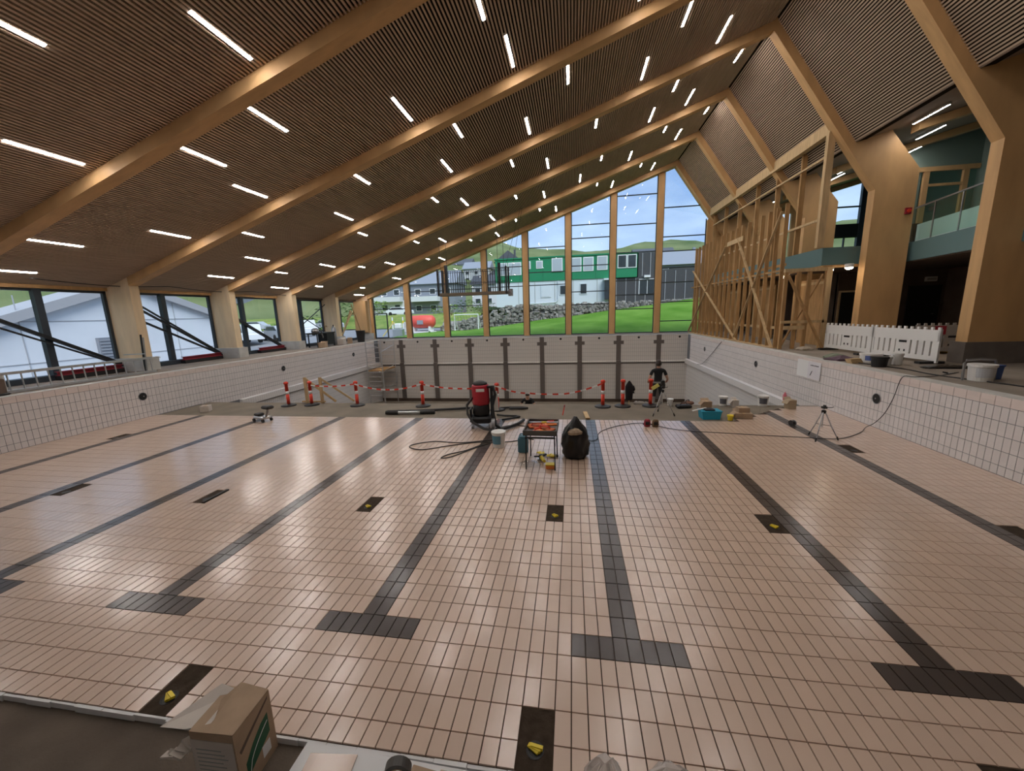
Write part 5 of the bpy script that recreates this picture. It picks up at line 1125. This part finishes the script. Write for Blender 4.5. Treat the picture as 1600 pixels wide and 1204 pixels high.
# white gabled hall seen through the left windows
wh = thing('white_hall','large white gabled hall close outside the left windows','building',(-24,0,0))
WHM = mat('white_sheet_cladding',(.72,.75,.80),.6,var=.05,vscale=.5)
gp = [(4.5,.2),(23.6,.2),(23.6,3.2),(17.5,5.35),(4.5,.9+.2)]
MB().prism([(6,.2),(23.8,.2),(23.8,3.15),(17.6,5.35),(6,1.2)],-1.8,0,'x').build('gable_wall',WHM,wh)
rv = MB(); rv.prism([(5,1.2),(17.6,5.75),(24.6,3.3),(24.4,2.95),(17.6,5.25),(5,.7)],-1.8,.35,'x'); rv.build('roof',mat('hall_roof',(.42,.42,.44),.8),wh)
for z_ in (1.2,3.3): MB().box(0,.03,6,23.8,z_-.02,z_+.02).build('sheet_joint',mat('joint_grey',(.42,.43,.46),.7) if z_ == 1.2 else D.materials['joint_grey'],wh)
for y in (12.4,16.4,20.2): MB().box(0,.03,y-.02,y+.02,.3,4.6).build('sheet_joint',D.materials['joint_grey'],wh)
lv = MB().box(.0,.2,15.4,17.2,1.1,2.3).build('louvre_box',HG,wh)
for k in range(6): MB().box(.2,.24,15.45,17.15,1.2+k*.18,1.28+k*.18).build('louvre_blade',HT,wh)
MB().box(.0,.5,16.7,16.85,4.55,4.75).build('wall_lamp',HG,wh); MB().lathe([(.12,5.6),(.12,6.2),(.25,6.25),(.25,6.45),(.1,6.5)],10,(-.9,15.4,-.6)).build('roof_vent',BLACKM,wh)
hr = house('small red roofed house beyond the parking area, third side window',(-66,92,6.6),11,8,4.2,3.0,HW,HRED,wn4(9,1.2,2.6,3))
house('grey house on the slope above the parking area',(-78,76,7.0),11,8,4.5,2.5,HG,HT,wn4(11,1.3,3.4,4)); house('white house on the slope seen in the fourth side window',(-40,88,5.5),10,8,5,2.4,HW,HR,wn4(10,1.3,3.4,4))
# --- cars
def car(label, loc, rz, col, L=4.4, suv=False):
    e = thing('parked_car',label,'car',loc,rz); h = 1.75 if suv else 1.45; w_ = 1.8
    paint = D.materials.get('paint_'+col) or mat('paint_'+col,{'white':(.80,.82,.84),'silver':(.45,.47,.5),'red':(.5,.05,.04),'dark':(.05,.06,.07)}[col],.3)
    b_ = [(-L/2,.35),(-L/2,.75),(-L/2+.25,.92),(-L/2+1.0,1.0),(L/2-.15,.98),(L/2,.8),(L/2,.35)]
    MB().prism(b_,-w_/2,w_/2,'y').build('body',paint,e)
    c_ = [(-L/2+.95,.98),(-L/2+1.6,h),(L/2-(.35 if suv else 1.0),h),(L/2-.1 if suv else L/2-.35,.98)]
    MB().prism(c_,-w_/2+.12,w_/2-.12,'y').build('cabin',paint,e)
    g_ = [(-L/2+1.12,1.02),(-L/2+1.66,h-.08),(L/2-(.45 if suv else 1.1),h-.08),(L/2-.25 if suv else L/2-.55,1.02)]
    MB().prism(g_,-w_/2+.10,w_/2-.10,'y').build('side_glass',PANE,e); MB().bar((-L/2+1.0,0,1.03),(-L/2+1.58,0,h-.06),w_-.34,.03,(0,0,1)).build('windscreen',PANE,e)
    for x in (-L/2+.8,L/2-.8):
        for y in (-w_/2,w_/2-.2): MB().cyl((x,y-.01,.33),(x,y+.21,.33),.33,n=16).build('wheel',BLACK,e)
    MB().box(-L/2-.02,-L/2+.02,-.75,-.45,.62,.76).box(-L/2-.02,-L/2+.02,.45,.75,.62,.76).build('headlight',WHITEP,e); return e
car('white estate car parked before the grey houses',(-26.5,62,3.1),PI,'white'); 
car('white sport utility car left of two in the third side window',(-27.5,29.5,.95),-.5,'white',4.5,True); car('silver car right of the white one in the third side window',(-25.5,31.5,1.0),-.5,'silver',4.3); car('white car parked at the fourth side window',(-27.2,36.8,1.15),-.4,'white',4.4,True); car('pale car parked at the fifth side window',(-30.5,47,1.4),-.3,'silver'); car('white van on the slope above the white hall, left of two',(-48,44,1.3),.2,'white',4.8,True); car('silver car on the slope above the white hall, right of two',(-45,50,1.4),.2,'silver')
# --- red tank, goals, fence, bin, pallets
tk = thing('red_tank','red cylindrical tank on legs outside the gable window','tank',(-13.6,39.4,1.08)); MB().lathe([(.0,-1.5),(.45,-1.45),(.68,-1.2),(.72,0),(.68,1.2),(.45,1.45),(.0,1.5)],18).build('drum',mat('tank_red',(.75,.10,.07),.5),tk,smooth=True).rotation_euler = (0,PI/2,0)
tk.children[0].location = (0,0,1.25)
MB().box(-1.1,-.9,-.6,.6,.0,.7).box(.9,1.1,-.6,.6,0,.7).box(-1.4,1.4,-.6,.6,.0,.15).build('skid',WHITEP,tk); MB().box(-.35,.35,-.74,-.70,.95,1.4).build('data_plate',HT,tk)
def goal(label, loc, w_, h, rz):
    e = thing('football_goal',label,'goal',loc,rz); MB().tube([(-w_/2,0,0),(-w_/2,0,h),(w_/2,0,h),(w_/2,0,0)],.07,8).build('frame',WHITEP,e); MB().tube([(-w_/2,0,h),(-w_/2,1.2,0)],.04,6).build('stay',WHITEP,e); MB().tube([(w_/2,0,h),(w_/2,1.2,0)],.04,6).build('stay',WHITEP,e)
    n = MB()
    for k in range(9): n.bar((-w_/2+k*w_/8,.05,h-.05),(-w_/2+k*w_/8,1.2,0),.02,.02)
    for k in range(5): n.bar((-w_/2,.05+.24*k,h*(1-k/5)),(w_/2,.05+.24*k,h*(1-k/5)),.02,.02)
    n.build('net',HT,e)
goal('white football goal left of the rubble wall',(-8.3,38.9,1.25),2.7,1.7,0); 
wp = thing('wood_pile','stack of pale concrete blocks left of the red tank','blocks',(-16.0,42.0,1.05))
for k in range(6): MB().bbox(-1.0+.55*(k%3)+.0,-.5+.55*(k%3),-.3,.3,.62*(k//3),.6+.62*(k//3),.03).build('block',CONCW,wp)
yt = thing('sawhorse','yellow timber sawhorse and white machine on the yard behind the glass door','machine',(-13.6,31.5,.95)); MB().bar((-.9,0,.2),(.3,0,1.5),.08,.1).build('leg',mat('yellow_timber',(.70,.55,.22),.7),yt); MB().bar((.3,0,1.5),(1.1,0,.1),.08,.1).build('leg',D.materials['yellow_timber'],yt); MB().bbox(.2,1.2,-.2,.3,.0,.9,.05).build('machine_body',ALU,yt); MB().bbox(.4,1.0,-.2,.3,.9,1.4,.08).build('machine_hood',WHITEP,yt)
for x,lb in ((-17.5,'left'),(-16.2,'right')):
    e = thing('post_marker','white gate post with yellow band outside the glass door, %s one' % lb,'post',(x,40,1.0)); MB().cyl((0,0,0),(0,0,1.9),.07,n=10).build('tube',WHITEP,e); MB().cyl((0,0,1.2),(0,0,1.5),.08,n=10).build('band',YELLOW,e)
bn = thing('waste_container','grey waste container outside the nearest side window','container',(-19.6,7.6,.35)); MB().bbox(-.6,.6,-.6,.6,.1,1.1,.06).build('body',mat('bin_grey',(.30,.33,.38),.5),bn); MB().prism([(-.62,1.1),(.62,1.1),(.5,1.75),(-.3,1.75)],-.62,.62,'y').build('lid',mat('bin_lid',(.16,.19,.23),.5),bn); MB().box(-.64,.64,-.64,.64,.95,1.05).build('rim',HG,bn)
# --- shrubs and hedges
LEAFA = mat('leaf_light',(.17,.27,.05),.9,var=.3,vscale=3); LEAFB = mat('leaf_dark',(.06,.12,.03),.9,var=.3,vscale=3)
def shrub(label, loc, r, h, mt, seed):
    rr = random.Random(seed); e = thing('shrub',label,'shrub',loc); mb = MB()
    for i in range(260):
        a = rr.uniform(0,2*PI); u = rr.random()**.5; zz = rr.random(); rad = r*u*math.sqrt(max(.05,1-(zz-.35)**2*1.6)); s = rr.uniform(.05,.12)*max(1,r)
        c = Vector((rad*math.cos(a),rad*math.sin(a),h*zz)); R = Matrix.Rotation(rr.uniform(0,6),3,'Z')@Matrix.Rotation(rr.uniform(-1,1),3,'X')
        mb.add([c+R@Vector((-s,0,0)),c+R@Vector((0,-s*.4,0)),c+R@Vector((s,0,0)),c+R@Vector((0,s*.4,s*.3))],[(0,1,2,3)])
    o = mb.build('foliage',mt,e,recalc=False); o['kind'] = 'stuff'
    st = MB()
    for k in range(4): st.tube([(0,0,0),(r*.3*math.cos(k*1.6),r*.3*math.sin(k*1.6),h*.6)],.03,5)
    st.build('stems',HB,e)
k = 0
for x,y,r,h,mt,t in ((-12.5,47,1.6,1.4,LEAFA,'left of the football goal'),(-8.5,47.5,1.3,1.2,LEAFA,'above the football goal'),(-16,66,2.5,2.6,LEAFB,'below the white house'),(-20,64,2.2,1.6,LEAFA,'right of the parked white car'),(-13,70,2.2,2.5,LEAFB,'between the white house and the barracks'),(-33,33,2.6,1.9,LEAFA,'behind the parked cars of the third side window'),(-31,42,3,2.4,LEAFB,'behind the parked cars in the third side window, right one'),(-34,55,3.2,2.8,LEAFB,'outside the fourth side window'),(-33,66,3,3,LEAFA,'outside the fifth side window'),(-40,36,4,2.6,LEAFB,'on the slope above the white hall roof, left'),(-60,30,5,3.2,LEAFA,'on the slope above the white hall roof, right'),(-14.9,12.2,.55,.5,LEAFA,'low at the sill of the second side window'),(28,52,2,1.8,LEAFB,'right of the black building')):
    zz = road(x,y) if (x < -13 and y < 50) else (1.6 if y < 46 else 3.0 if y < 75 else 5)
    if x > 10: zz = 3.7
    shrub('leafy green shrub ' + t,(x,y,zz-.1),r,h,mt,40+k); k += 1
